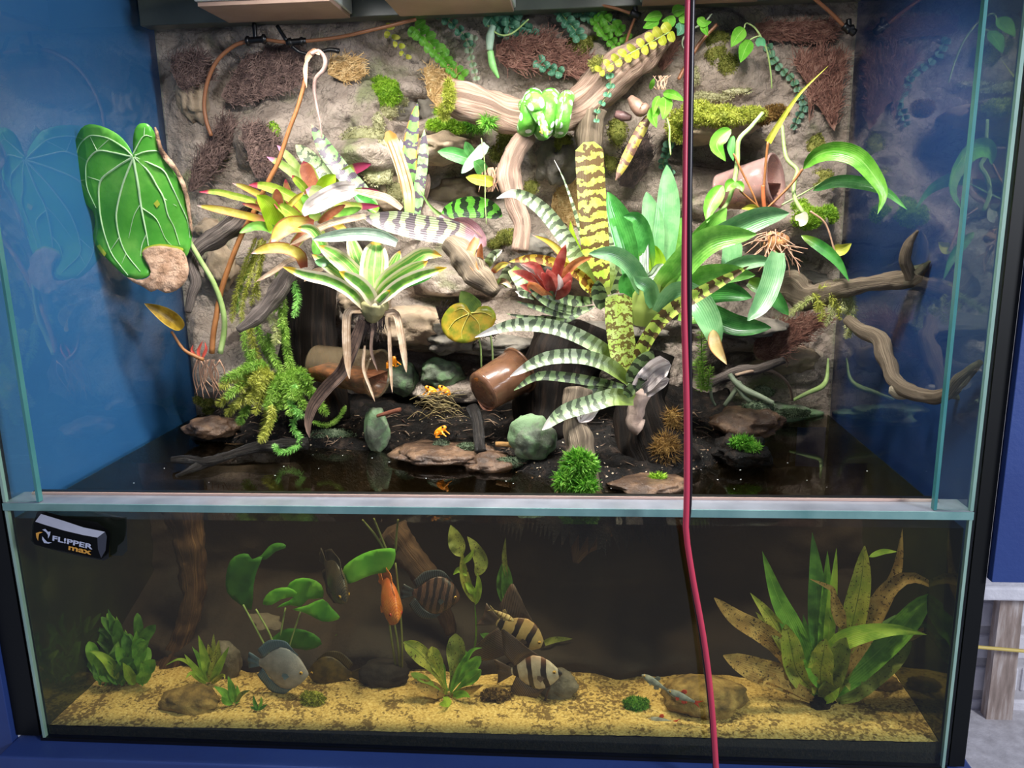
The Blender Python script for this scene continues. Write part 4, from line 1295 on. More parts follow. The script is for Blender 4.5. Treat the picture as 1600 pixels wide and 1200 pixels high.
# ---- tall banded bromeliad in the centre
ba = thing('banded_bromeliad', 'tall banded bromeliad with a yellow and brown upright leaf in the centre', 'bromeliad', W(938, 470, .42))
for s, w, m, Y0, Y1, pf in (
        ('938,462 932,410 927,340 923,280 920,222', 44, G_BAND, .40, .42, 'blunt'), ('932,460 905,412 880,368 845,325 805,302 776,310', 24, G_BANDS, .40, .33, 'strap'),
        ('925,440 912,380 895,320 880,278 866,250', 12, G_BANDS, .42, .42, 'taper'), ('935,462 908,432 870,412 830,404 795,409', 16, G_BANDY, .37, .29, 'strap'),
        ('945,450 952,410 948,360 945,325', 20, G_BANDS, .44, .46, 'strap'), ('950,455 968,415 975,370 968,340', 18, G_BANDS, .45, .46, 'strap'),
        ('918,430 905,405 895,375 891,345', 18, G_LIME, .44, .44, 'lance'), ('915,440 890,410 860,380 830,366', 13, G_NEOY, .43, .40, 'lance'),
        ('940,462 925,450 905,440', 20, G_BAND, .39, .37, 'strap'), ('945,480 936,460 934,438', 24, G_BANDD, .36, .34, 'strap'),
        ('925,470 895,470 860,462 815,458', 16, G_BANDD, .38, .31, 'strap'), ('930,478 905,486 880,482 850,470 815,442', 14, G_BANDD, .37, .30, 'lance'),
        ('922,482 890,492 850,484 805,470', 12, G_BANDD, .36, .30, 'lance'), ('912,488 880,500 835,498 790,490', 12, G_BANDD, .37, .31, 'lance'),
        ('942,400 946,385 952,375', 10, G_LIME, .43, .42, 'lance'), ('960,468 970,440 985,400', 20, G_BANDD, .42, .42, 'strap'), ('955,475 975,455 990,430', 16, DEAD, .41, .40, 'strap')):
    leaf(ba, s, w, m, Y0, Y1, prof=pf, cup=.35, n=20)
leaf(ba, '800,420 815,440 822,465', 22, G_BANDS, .33, .31, prof='blunt', cup=.4)

# ---- low banded bromeliad at the front
bf = thing('banded_bromeliad', 'low banded bromeliad with long arching striped leaves at the front, left of the red cable', 'bromeliad', W(990, 625, .27))
tube(bf, '1003,612 995,640 990,660 1000,668', [16, 13, 12, 16], .28, .28, mnoise('pale_dead_stem', [(.3, '7A6558'), (.7, 'B09A8C')], 30, .8, .6), 'stem', 12, .3, 4)
for s, w, m, Y0, Y1, pf in (
        ('986,590 974,550 967,500 967,458', 42, G_BANDSP, .25, .25, 'blunt'), ('980,585 950,553 910,528 860,510 800,508 742,527', 23, G_BANDS, .27, .20, 'strap'),
        ('984,596 950,570 905,557 850,561 797,588', 23, G_BANDS, .25, .18, 'strap'), ('975,606 935,598 890,590 840,588 803,610', 16, G_BANDD, .28, .22, 'strap'),
        ('992,582 1008,535 1045,488 1105,452 1170,416', 22, G_BAND, .25, .18, 'strap'), ('988,600 1000,578 1012,560 1020,548', 32, G_BANDD, .24, .21, 'strap'),
        ('978,618 990,605 1012,590', 17, G_BANDD, .23, .21, 'strap'), ('990,625 960,620 925,630 880,645 847,672', 27, G_BANDS, .25, .18, 'strap'),
        ('975,625 945,612 905,608', 16, G_BANDD, .28, .25, 'strap'), ('985,600 970,570 962,540', 20, G_BANDD, .29, .30, 'strap'), ('990,595 1000,560 1004,535', 20, G_BANDD, .29, .30, 'strap')):
    leaf(bf, s, w, m, Y0, Y1, prof=pf, cup=.4, n=20)
leaf(bf, '1000,605 1015,588 1030,575 1047,568', 34, DEADW, .22, .18, 'dead_leaf', wave=1.0, cup=.5, prof='blunt')
leaf(bf, '1008,612 1025,600 1046,592', 24, DEADW, .22, .19, 'dead_leaf', wave=.9, cup=.4, prof='strap')
leaf(bf, '925,630 915,645 905,660', 30, DEADW, .23, .20, 'dead_leaf', wave=.4, cup=.3, prof='strap')

# ---- plain green bromeliad
gb = thing('green_bromeliad', 'large glossy plain green bromeliad behind the red cable', 'bromeliad', W(1015, 505, .36))
mk('base_cup', *_t(tubeg(path('1008,508 1010,480 1012,455 1015,440', .34), np.array([18, 26, 27, 27])*.0012, 16, 16, .06, 6, caps=False), G_LIGHT, gb))
for s, w, m, Y0, Y1 in (
        ('1008,470 992,420 975,360 950,300', 42, G_GREEN, .34, .34), ('1012,450 1018,400 1020,350 1010,300', 36, G_SILV, .37, .40),
        ('1022,450 1034,400 1044,330 1042,258', 38, G_SILV, .37, .40), ('1010,462 990,420 960,398 920,396', 28, G_SILV, .32, .27),
        ('1012,420 1008,375 995,342 974,338', 26, G_GREEN, .33, .31), ('1022,475 1060,420 1110,375 1182,366', 44, G_LIGHT, .33, .24),
        ('1100,385 1140,362 1190,340 1233,333', 36, G_SILV, .31, .26), ('1035,455 1075,405 1110,360 1135,325', 40, G_LIGHT, .36, .34),
        ('1035,470 1080,438 1130,428 1180,430', 34, G_LIGHT, .32, .26), ('1145,375 1143,405 1138,440', 30, G_SILV, .33, .31),
        ('1030,490 1060,460 1090,470 1112,510 1120,552', 40, G_SILV, .30, .20), ('1040,480 1080,462 1130,455 1175,465', 36, G_GREEN, .34, .28),
        ('1060,490 1105,490 1150,508 1205,512', 34, G_GREEN, .36, .30), ('1024,452 1028,420 1020,382', 28, G_LIME, .33, .33),
        ('1020,460 1050,415 1062,370 1065,340', 24, G_LIGHT, .38, .41), ('1215,395 1205,440 1190,475 1168,501', 32, G_SILV, .26, .20),
        ('1110,440 1150,415 1185,408 1212,412', 22, G_SILV, .31, .26), ('1000,480 985,465 978,440 985,425', 26, G_GREEN, .33, .32), ('1170,440 1200,455 1232,492', 24, G_GREEN, .32, .28),
        ('1022,480 1015,450 1000,440 990,432', 24, G_SILV, .31, .29)):
    leaf(gb, s, w, m, Y0, Y1, cup=.45, n=18)
leaf(gb, '1010,438 1022,432 1030,420 1036,412', 20, mleaf('striped_silver_curl', 'A9B9A4', 'D5DDD0', stripe='5E6A5A', sdens=12), .32, .32, cup=.4)
leaf(gb, '1000,350 1006,385 1008,420 1016,438', 15, mleaf('striped_silver_blade', 'A9B9A4', 'C5CDC0', stripe='4E5A4A', sdens=12), .33, .32, cup=.4)
leaf(gb, '1114,515 1118,540 1136,570', 20, mleaf('tan_leaf_end', 'CDAF72', 'DCC698', edge='A8763C', ew=.75), .215, .19, 'dead_tip', prof='lance', cup=.5)

# ---- red guzmania
gu = thing('red_bromeliad', 'small red bromeliad to the left of the tall banded one', 'bromeliad', W(862, 470, .36))
for s, w, m in (('858,462 838,440 818,428 800,424', 14, G_RED), ('860,458 845,430 835,415 815,412', 14, G_RED), ('862,458 870,425 878,400 884,382', 17, G_RED),
                ('865,460 885,440 890,425', 17, G_RED), ('858,464 835,452 812,446', 14, G_RED), ('862,460 862,440 855,420', 20, G_RED), ('866,464 882,455 892,438', 14, G_RED),
                ('868,455 885,425 905,408 925,402', 13, G_ORA), ('862,470 845,460 830,446 826,440', 20, G_ORA), ('858,460 832,425 812,412', 8, DEADW), ('864,462 856,440 846,425', 16, G_RED),
                ('870,465 876,445 872,428', 9, DEADW), ('855,466 830,462 805,455', 11, G_BANDS)):
    leaf(gu, s, w, m, .34, .29, cup=.4)
li = thing('dead_leaf_litter', 'small heap of curled dead leaves right of the tan driftwood chunk', 'leaf litter', W(770, 430, .42))
for s, w, m in (('745,372 735,400 748,430', 14, G_ORA), ('760,415 770,400 785,390', 14, G_BANDS), ('770,425 782,415 798,412', 10, G_NEOY), ('785,445 792,430 795,412', 20, G_BANDS),
                ('755,420 750,400 752,380', 10, G_ORA), ('775,440 788,440 800,450', 9, DEAD)):
    leaf(li, s, w, m, .40, .37, 'leaf', cup=.6, wave=.5, prof='strap')

# ---- club moss
CM = [mnoise('club_moss_'+n, [(.2, a), (.5, b), (.8, c)], 30, .6, 0, isl=.4, transl=.3) for n, a, b, c in
      (('green', '5A842A', '84AC3C', 'B2CE68'), ('yellow', '80842A', 'A8AC42', 'CCCA6E'), ('bright', '5A9C3A', '8CC860', 'B9E090'), ('pale', '8A9448', 'B4B878', 'D4D4A4'))]
STM = mplain('club_moss_stem', '6E7A34', .6)


def frond(parent, pts, ln, m, per=1.35, lean=.55, name='frond', wd=.10):
    P = crom(np.array([W(*p) for p in pts]), 40)
    s = mpp(P[20])
    L = np.concatenate([[0], np.cumsum(np.linalg.norm(np.diff(P, axis=0), axis=1))])
    n = int(L[-1]/s*per*6)
    q = np.sort(rng.uniform(0, L[-1], n))
    B = np.stack([np.interp(q, L, P[:, k]) for k in range(3)], 1)
    T = nrm(np.stack([np.interp(q, L, np.gradient(P, axis=0)[:, k]) for k in range(3)], 1))
    N = rng.normal(0, 1, (n, 3))
    N = nrm(N-T*(N*T).sum(1)[:, None])
    taper = np.minimum(1, (L[-1]-q)/(14*s)+.35)[:, None]
    D = nrm(N+T*lean)
    A = nrm(np.cross(D, rng.normal(0, 1, (n, 3))))
    l = ln*s*taper*rng.uniform(.75, 1.15, (n, 1))
    V = np.stack([B-A*l*wd*.5, B+D*l*.5+A*l*wd*.55, B+D*l, B+D*l*.5-A*l*wd*.55], 1).reshape(-1, 3)
    mb = MB()
    mb.add((V, np.arange(4*n).reshape(n, 4), np.zeros((4*n, 2))))
    mb.add(tubeg(P, [s*1.6, s*1.3, s*.6], 6, 30))
    return mb.out(name, m, parent, smooth=False)


def fr(parent, s, Y0, Y1, ln=9, m=0, **k):
    q = pp(s)
    n = len(q)
    frond(parent, [(x, y, Y0+(Y1-Y0)*i/(n-1)) for i, (x, y) in enumerate(q)], ln, CM[m], **k)


cm = thing('club_moss', 'bushy green club moss with bottle brush fronds spilling over the left of the bank', 'club moss', W(430, 640, .40))
for s, Y0, Y1, ln, m in (
        ('410,372 398,398 380,432 367,465 362,505', .48, .46, 7, 1), ('408,376 398,410 386,450 378,482 380,512', .47, .45, 7, 1), ('412,380 406,420 398,452 392,478', .47, .45, 7, 1),
        ('405,384 390,420 374,450 370,490', .48, .47, 7, 0), ('415,376 410,400 402,440 404,470', .46, .45, 7, 1), ('400,372 388,400 378,425 370,448', .48, .47, 6, 1),
        ('432,420 436,450 432,470 428,490', .45, .44, 7, 0), ('455,436 463,455 464,475 458,496', .42, .40, 9, 2), ('441,458 444,480 440,500 438,515', .42, .40, 9, 0),
        ('430,470 440,490 446,515 447,540', .42, .40, 9, 0), ('412,486 425,500 432,520 430,540', .42, .39, 10, 3), ('400,490 405,520 415,545 428,575', .44, .42, 10, 0),
        ('392,510 396,540 408,570 425,598', .44, .41, 10, 1), ('440,512 448,545 452,575 450,602', .42, .40, 10, 0), ('418,520 424,550 438,580 442,610', .42, .39, 10, 0),
        ('380,500 384,540 396,570 412,600', .45, .42, 9, 0), ('452,560 460,590 475,605 492,612', .41, .38, 10, 0), ('398,545 388,570 380,585 372,600', .42, .38, 10, 0)):
    fr(cm, s, Y0, Y1, ln, m)
cx, cy = 432, 600
for k, (x, y, m) in enumerate(((343, 608, 1), (338, 634, 1), (352, 650, 1), (362, 590, 0), (380, 578, 0), (398, 648, 1), (372, 664, 0), (410, 690, 1), (455, 650, 0), (478, 640, 0),
                               (500, 630, 0), (352, 622, 0), (388, 632, 1), (425, 660, 0), (405, 612, 1), (470, 618, 0), (440, 640, 0), (512, 648, 0), (486, 600, 0), (366, 638, 1), (415, 640, 0),
                               (345, 596, 0), (372, 614, 1), (430, 628, 0), (460, 625, 0), (390, 600, 1))):
    mx, my = (cx+x)/2+rng.uniform(-6, 6), (cy+y)/2-16-rng.uniform(0, 8)
    fr(cm, '%f,%f %f,%f %f,%f' % (cx+rng.uniform(-18, 18), cy+rng.uniform(-12, 14), mx, my, x, y), .42, .33+.03*rng.uniform(0, 1), 10.5, m)
fr(cm, '462,600 455,625 460,640 474,650', .36, .33, 9, 2)
fr(cm, '478,648 462,652 458,668 468,684 466,696 448,706 434,705 428,694', .36, .29, 8, 2)
fr(cm, '425,632 424,655 416,675 406,692', .35, .31, 10, 1)
fr(cm, '488,660 512,664 530,652 540,634', .36, .34, 6, 0)
c2 = thing('club_moss', 'small pale club moss tuft hanging from the right driftwood branch', 'club moss', W(1290, 480, .40))
for s, m in (('1295,455 1310,440 1322,450 1330,475 1334,510 1326,528', 3), ('1290,458 1305,448 1315,462 1318,490', 3), ('1286,462 1300,470 1298,490 1290,510', 3), ('1300,452 1318,446 1330,462 1336,490', 3),
             ('1280,462 1262,470 1245,482 1232,492', 3), ('1282,468 1284,485 1282,502', 1), ('1278,455 1290,448 1300,460 1302,480', 1), ('1296,460 1308,475 1312,500', 1), ('1305,452 1322,470 1326,500 1322,530', 3), ('1270,458 1278,470 1275,488', 1)):
    fr(c2, s, .385, .37, 9, m, per=1.0)
moss('moss_cushion', 'rust coloured moss on the thick end of the right driftwood branch', [(1283, 466, .40, 22, 14, 10), (1232, 462, .44, 14, 9, 8)], 800, MOSSB, .008, .0010)
c3 = thing('club_moss', 'dark narrow fern fronds in shade right of the red cable', 'fern', W(1098, 600, .40))
for s in ('1100,610 1098,580 1096,545 1096,515', '1096,612 1092,585 1088,560', '1104,612 1108,590 1110,570'):
    fr(c3, s, .41, .41, 11, 0, per=.7, lean=.3)

# ---- plastic cups
def mcup(name, tint, mixv, base):
    t = NT(name)
    p = t.n('BsdfPrincipled', {'Base Color': C(base), 'Roughness': .22, 'Coat Weight': .4}).outputs[0]
    tl = t.n('BsdfTransparent', {0: C(tint)}).outputs[0]
    nz = t.noise(t.n('TexCoord').outputs['Object'], 70, 5)
    return t.finish(t.n('MixShader', {0: t.math('MULTIPLY', t.math('ADD', nz, .5), mixv), 1: tl, 2: p}).outputs[0])


def cup(lab, p0, p1, Y0, Y1, r0, r1, m, mres, fill, seed):
    A, B = W(p0[0], p0[1], Y0), W(p1[0], p1[1], Y1)
    s = mpp(A)
    ax = nrm(B-A)
    L = np.linalg.norm(B-A)
    N = nrm(np.cross(ax, np.array([0, 1.0, .2])))
    Bn = np.cross(ax, N)
    t = thing('plastic_cup', lab, 'cup', tuple((A+B)/2-np.array([0, 0, max(r0, r1)*s])))
    ns = 36

    def lathe(pr):
        V, U = [], []
        for h, r in pr:
            for j in range(ns):
                a = 2*math.pi*j/ns
                V.append(A+ax*h+(N*math.cos(a)+Bn*math.sin(a))*r)
                U.append((j/ns, h))
        return np.array(V), gridf(len(pr), ns, 0, True), np.array(U)
    r0, r1 = r0*s, r1*s
    g = lathe([(0, .0001), (0, r0*.7), (0.002, r0*.97), (.006, r0), (L*.5, (r0+r1)/2), (L, r1), (L, r1*.97), (L*.5, (r0+r1)/2*.97), (.006, r0*.96)])
    mk('cup_wall', g[0], g[1], m, t, g[2])
    g = lathe([(L-.004, r1), (L-.004, r1*1.07), (L, r1*1.08), (L+.002, r1*1.02), (L, r1*.97)])
    mk('rim', g[0], g[1], m, t, g[2])
    g = lathe([(.003, r0*.6), (.004, r0*.99), (.008, r0*1.01), (.008, r0*.99)])
    mk('base_ring', g[0], g[1], m, t, g[2])
    if fill:
        # residue lying in the lower half
        V, U = [], []
        for h in np.linspace(.01, L*.96, 12):
            r = (r0+(r1-r0)*h/L)*.93
            for j in range(13):
                a = math.pi*j/12
                d = math.cos(a)*r
                z = -math.sin(a)*r
                V.append(A+ax*h+np.array([-ax[1], ax[0], 0])*d+np.array([0, 0, z if 0 < j < 12 else 0])+np.array([0, 0, -.10*r+.1*r*noise.noise(Vector((h*60, j, seed)))]))
        F_ = gridf(12, 13)+[(i*13+12, i*13, (i+1)*13, (i+1)*13+12) for i in range(11)]
        mk('residue', V, F_, mres, t)
    return t


RES = mnoise('brown_residue', [(.3, '3E2418'), (.5, '70442E'), (.7, '9A6A4C')], 60, .6, .5)
cup('clear plastic cup lying on its side under the cream striped bromeliad', (492, 566), (592, 584), .43, .38, 28, 35, mcup('clear_plastic', 'F0E6D4', .10, 'B9A88C'), RES, True, 1)
cup('brown stained plastic cup on its side left of the broad dark stump', (752, 613), (812, 578), .34, .40, 33, 37, mcup('brown_plastic', 'B98C6E', .75, '6A4A36'), RES, True, 2)
cup('frosted plastic cup with pinkish residue among the roots at the upper right', (1122, 300), (1212, 282), .50, .44, 27, 38, mcup('frosted_plastic', 'F0DCD8', .36, 'C4A49C'), mnoise('pink_residue', [(.3, '8A5A48'), (.7, 'BE8A74')], 60, .6, .4), True, 3)

# ---- snake
def msnake():
    t = NT('green_snake_skin')
    uv = t.n('UVMap', uv_map='UVMap').outputs[0]
    s = t.n('SeparateXYZ', {0: uv})
    ob = t.n('TexCoord').outputs['Object']
    col = t.mix(t.ss(t.noise(ob, 30, 3), .4, .6), C('469428'), C('68AC40'))
    w = t.n('TexVoronoi', {'Vector': t.n('CombineXYZ', {0: t.math('MULTIPLY', s.outputs[0], 4.0), 1: t.math('MULTIPLY', s.outputs[1], 46.0)}).outputs[0], 'Scale': 1.0, 'Randomness': .8}, voronoi_dimensions='2D').outputs['Distance']
    col = t.mix(t.ss(w, .25, .18), col, C('F0F6E8'))
    v = t.n('TexVoronoi', {'Vector': ob, 'Scale': 330.0}).outputs['Distance']
    sh = t.n('BsdfPrincipled', {'Base Color': col, 'Roughness': .38, 'Normal': t.bump(v, .35, .001)}).outputs[0]
    return t.finish(sh)


SNK = msnake()
sn = thing('snake', 'bright green snake with white marks coiled over the big driftwood branch', 'snake', W(850, 215, .47))
pts, rad = [], []
N_ = 90
for i in range(N_):
    t_ = i/(N_-1)
    th = 2*math.pi*(3.0*t_+.75)
    x = 893-78*t_
    sag = 1-.25*((x-852)/34)**2
    y = 177-24*math.cos(th)*(1 if math.cos(th) > 0 else 1.15*sag)
    Y = .505-.052*math.sin(th)
    pts.append(W(x, y, Y))
    rad.append(15.5-4.5*(1-min(1, t_*3)))
k = mpp(pts[40])
pts += [W(834, 160, .445), W(840, 178, .432), W(845, 190, .428)]
rad += [10, 8.5, 7.5]
mk('body', *_t(tubeg(np.array(pts), np.array(rad)*k, 14, 260), SNK, sn))
hg = tubeg(np.array([W(844, 186, .429), W(848, 194, .424), W(851, 203, .420), W(853, 211, .418), W(854, 216, .418)]), np.array([7, 9.5, 9.5, 6.5, 3.5])*k, 14, 20, flat=.7)
hd = mk('head', *_t(hg, SNK, sn))
for dx in (-6.5, 7):
    e = rockg(W(851+dx, 206, .417), np.array([1.6, 1.6, 1.6])*k, 1, 0, 2)
    mk('eye', e[0], e[1], mplain('snake_eye', 'C9A23C', .15), hd)
tg = tubeg(np.array([W(846, 192, .4165), W(846, 200, .412), W(847, 209, .411)]), np.array([1.4, 1.6, 1.0])*k, 6, 10)
mk('stripe', *_t(tg, mplain('yellow_lip', 'E0C04A', .4), hd))


# ---- frogs
def skinmesh(name, P, E, R, mat, parent, sub=2):
    me = bpy.data.meshes.new('tmp')
    me.from_pydata([tuple(p) for p in P], E, [])
    ob = bpy.data.objects.new('tmp', me)
    COL.objects.link(ob)
    md = ob.modifiers.new('s', 'SKIN')
    md.use_smooth_shade = True
    for i, r in enumerate(R):
        me.skin_vertices[0].data[i].radius = (r, r)
        me.skin_vertices[0].data[i].use_root = (i == 0)
    sb = ob.modifiers.new('u', 'SUBSURF')
    sb.levels = sub
    dg = bpy.context.evaluated_depsgraph_get()
    m2 = bpy.data.meshes.new_from_object(ob.evaluated_get(dg))
    bpy.data.objects.remove(ob)
    V = [v.co[:] for v in m2.vertices]
    F_ = [tuple(p.vertices) for p in m2.polygons]
    return mk(name, V, F_, mat, parent)


FROG = mnoise('orange_frog_skin', [(.3, 'D97A10'), (.7, 'F09A1E')], 120, .3, .2, 500, .0005, coat=.3)
EYE = mplain('black_eye', '050505', .1)


def frog(lab, px, py, Y, yaw, pitch, s=.0011):
    """px, py: where the seat touches the ground"""
    c = W(px, py, Y)
    t = thing('frog', lab, 'frog', c)
    cy_, sy_, cp, sp_ = math.cos(yaw), math.sin(yaw), math.cos(pitch), math.sin(pitch)

    def T(p):
        x, y, z = p
        x, z = x*cp-z*sp_, x*sp_+z*cp
        return c+s*np.array([x*cy_-y*sy_, x*sy_+y*cy_, z+4.5])
    P = [(-6, 0, 2), (0, 0, 3.2), (7, 0, 3.8), (13, 0, 4), (18, 0, 3.2)]
    R = [5.2, 6.4, 5.6, 5.0, 2.6]
    E = [(0, 1), (1, 2), (2, 3), (3, 4)]
    for d in (-1, 1):
        k = len(P)
        P += [(-7, d*5, 1), (3, d*10, 3), (-6, d*9.5, -3.5), (2, d*11, -6.5)]
        R += [2.8, 2.4, 1.5, .9]
        E += [(0, k), (k, k+1), (k+1, k+2), (k+2, k+3)]
        k = len(P)
        P += [(8, d*5, 0), (9, d*8, -5), (12, d*8, -12)]
        R += [2.0, 1.5, .9]
        E += [(2, k), (k, k+1), (k+1, k+2)]
    skinmesh('body', [T(p) for p in P], E, np.array(R)*s, FROG, t)
    for d in (-1, 1):
        e = rockg(T((13.5, d*4.4, 6.2)), np.array([2.0, 2.0, 2.0])*s, 1, 0, 2)
        mk('eye', e[0], e[1], EYE, t)


frog('orange frog on top of the round mossy stone beside the clear cup', 612, 573, .365, .9-1.57, .75)
frog('orange frog at the left of the pair, in front of the flat mossy stone', 676, 617, .36, math.pi+.5, .5)
frog('orange frog at the right of the pair, in front of the flat mossy stone', 696, 617, .365, math.pi+.5, .6)
frog('lone orange frog sitting lowest, at the water edge facing right', 687, 680, .33, -.25, .55)
DRYG = mnoise('dry_grass', [(.3, '4A3E22'), (.7, '7E6E42')], 60, .8, 0, isl=.4)
nest = MB()
for k in range(70):
    x0, y0 = 690+rng.normal(0, 14), 628+rng.normal(0, 9)
    nest.add(tubeg(np.array([W(x0-rng.uniform(8, 26), y0+rng.uniform(-4, 14), .345), W(x0, y0, .338), W(x0+rng.uniform(8, 22), y0+rng.uniform(-6, 20), .345)]), [.0007, .0009, .0004], 4, 6, caps=False))
o = nest.out('grass_tangle', DRYG)
tag(o, 'tangle of dry grass stalks under the pair of frogs', 'straw', kind='stuff')

# ---- creeping vines
def vine(lab, s, lf, n, m, off=.010, ang=65, prof='oval', pairs=True, hang=0.0, stem=1.0, name='creeping_vine', lens=1.5, cat='vine', ms=None):
    q = crom(np.array([list(p) for p in sp(s, off)]), n)
    c = W(*q[-1])
    t = thing(name, lab, cat, c)
    mk('stem', *_t(tubeg(np.array([W(*p) for p in q]), [stem*.0012, stem*.0008], 6, 3*n), ms or STEMG, t))
    for i in range(n+1):
        d = q[min(n, i+1)]-q[max(0, i-1)]
        th = math.atan2(d[1], d[0])
        sides = (-1, 1) if pairs else ((1,) if i % 2 else (-1,))
        for sd in sides:
            a = th+sd*math.radians(ang+rng.uniform(-14, 14))
            L = lf*lens*rng.uniform(.75, 1.1)*(1-.3*i/n)
            x, y, Y = q[i]
            dx, dy = math.cos(a)*L, math.sin(a)*L*.85+hang*L
            leaf(t, [(x, y, Y), (x+dx*.5, y+dy*.5, Y-.008), (x+dx, y+dy, Y-.006)], lf*(1-.3*i/n)*rng.uniform(.85, 1.1), m, Y, Y, prof=prof, cup=.25, tilt=rng.uniform(-.4, .4), n=6, m=2)
    return t


vine('fern like vine with paired bright green leaves right of the first lamp hood', '648,42 664,58 684,82 704,104 722,118', 15, 9, FOL, .02, 70, lens=1.35)
vine('short lime green vine above the bright lime moss cushion', '602,40 612,58 622,70 634,88', 10, 6, FOLY, .015, 40, pairs=False, lens=1.6)
vine('blue green vine trailing between the middle lamp hood and the snake', '768,26 790,48 815,62 832,82 850,104 874,112', 17, 11, FOLD_, .02, 75, lens=1.15)
vine('blue green vine spray above the trailing one', '840,62 825,48 805,38 790,30', 14, 6, FOLD_, .02, 75, lens=1.15)
vine('small pale vine with tiny leaves left of the thick jointed stem', '740,58 734,78 738,98 744,122', 9, 6, mleaf('pale_tiny_leaf', '8FA884', 'B4C4A4', transl=.3), .015, 70, lens=1.0)
vine('blue green vine at the top centre under the lid', '880,6 905,18 930,30 958,38', 15, 7, FOLD_, .02, 75, lens=1.2)
vine('bright green vine hanging in the top centre', '930,30 940,45 952,60 962,72', 13, 5, FOL, .025, 75, lens=1.2)
vine('yellowing vine lying along the top of the big driftwood branch', '1046,50 1024,62 1002,74 980,86 958,98 940,110', 15, 8, FOLY, .02, 75, lens=1.35)
vine('round leaved green vine on the wall left of the red slab', '1200,74 1208,92 1222,110 1238,124 1246,140', 11, 7, mleaf('round_wall_leaf', '5E8A6A', '7AA284', transl=.2), .004, 85, lens=.9)
vine('round leaved vine on the wall behind the upright yellow green blade', '1250,150 1256,166 1248,182 1240,198', 11, 5, mleaf('round_wall_leaf_b', '56806A', '72967E', transl=.2), .004, 85, lens=.9)
vine('small blue green vine crossing the fork of the big branch', '952,118 954,138 944,156 934,172 932,188', 9, 5, FOLD_, .006, 70, lens=1.0)
vine('vine of small grey green leaves hanging right of the tall banded leaf', '1046,226 1040,244 1036,258 1050,270', 11, 6, FOLD_, .03, 80, lens=1.0)
vine('blue green vine cluster at the top, under the right end of the middle lamp hood', '812,8 800,24 796,40 812,52 836,58', 16, 8, FOLD_, .03, 75, lens=1.2)
vine('dark blue green vine drooping right of the middle lamp hood', '868,4 880,24 896,44 905,58', 15, 6, FOLD_, .03, 75, lens=1.2)
vine('pale vine at the top right of the middle lamp hood', '935,20 952,36 968,46 975,58', 16, 4, FOL, .03, 60, lens=1.2)
vine('small green vine over the mossy end of the big branch', '686,20 706,36 724,54 730,68', 12, 5, FOLD_, .02, 70, lens=1.2)
v = thing('broad_leaved_vine', 'broad leaved green vine under the right lamp hood', 'vine', W(1040, 40, .56))
for s, w, m in (('1035,24 1020,26 1006,32', 16, FOL), ('1042,26 1045,36 1040,46', 22, FOL), ('1030,30 1016,38 1004,44', 16, FOL), ('1060,26 1072,30 1080,40', 16, FOL),
                ('1062,34 1064,46 1058,56', 18, FOLD_), ('1090,28 1100,36 1112,34', 14, FOL), ('1096,34 1102,48 1106,56', 12, FOL), ('1050,20 1060,16 1074,14', 18, FOL)):
    leaf(v, s, w, m, .555, .54, prof='lance', cup=.3, n=8)
tube(v, '1112,22 1100,36 1085,44 1070,56 1066,70 1074,82', [1.6, 1.8, 1.6, 1.2], .55, .56, STEMP, 'stem', 6)
v = thing('two_leaved_vine', 'vine with two large bright leaves on a hooked stem at the upper right', 'vine', W(1206, 140, .6))
for s, w, m in (('1163,44 1153,56 1142,74', 22, FOL), ('1172,62 1164,78 1157,98', 22, FOL), ('1180,66 1190,66 1196,72', 14, mleaf('small_blue_leaf', '4E9A6A', '6AB080', transl=.3))):
    leaf(v, s, w, m, .58, .56, prof='lance', cup=.3, n=8)
tube(v, '1163,44 1166,36 1178,42 1188,56 1198,78 1204,110 1206,138', [1.2, 1.6, 1.6, 1.2], .58, .61, STEMG, 'stem', 6, n=24)
tube(v, '1172,62 1180,58 1188,56', [1.2, 1.2], .58, .585, STEMG, 'stem', 6)
v = thing('jointed_orchid_stem', 'thick jointed green stem hanging beside the straw tangle, above the snake', 'plant', W(782, 125, .58))
tube(v, '770,40 766,58 765,78', [5, 7, 5], .57, .575, mnoise('grey_green_pseudobulb', [(.3, '6E8A74'), (.7, '9AB09A')], 30, .5, .2), 'stem_joint', 10)
tube(v, '766,80 770,102 779,122', [5, 6, 2], .575, .58, mnoise('green_pseudobulb', [(.3, '5E9A4C'), (.7, '86B870')], 30, .45, .2), 'stem_joint', 10)
tube(v, '762,40 780,54 800,52 826,30', [1.4, 1.4, 1.2], .57, .56, STEMG, 'tendril', 6)

# ---- small orchids
o1 = thing('small_orchid', 'small orchid with five blunt leaves hanging under the tan rock slab', 'orchid', W(768, 285, .50))
for s, w, m in (('748,254 728,247 706,240 684,237', 22, ORCH), ('740,243 733,234 727,221', 15, ORCH), ('760,226 748,240 734,256 721,271', 17, mleaf('grey_orchid_leaf', '7AA07A', '9ABC98', rough=.3)),
                ('770,284 755,282 728,277', 17, FOLY), ('755,268 748,258 740,252', 20, ORCH)):
    leaf(o1, s, w, m, .50, .46, prof='strap', cup=.3)
for k in range(14):
    x = 762+rng.uniform(-8, 14)
    tube(o1, [(x, 262), (x+rng.uniform(-6, 8), 278), (x+rng.uniform(-8, 10), 300)], [1.2, 1.0, .5], .51, .50, ROOTM, 'root', 5, n=8)
tube(o1, '752,216 756,240 758,280 758,310 760,350', [.9, .9, .6], .49, .47, STEMG, 'aerial_root', 5, n=16)
o2 = thing('small_orchid', 'small orchid with four pointed leaves on the left end of the mossy ledge', 'orchid', W(1020, 190, .50))
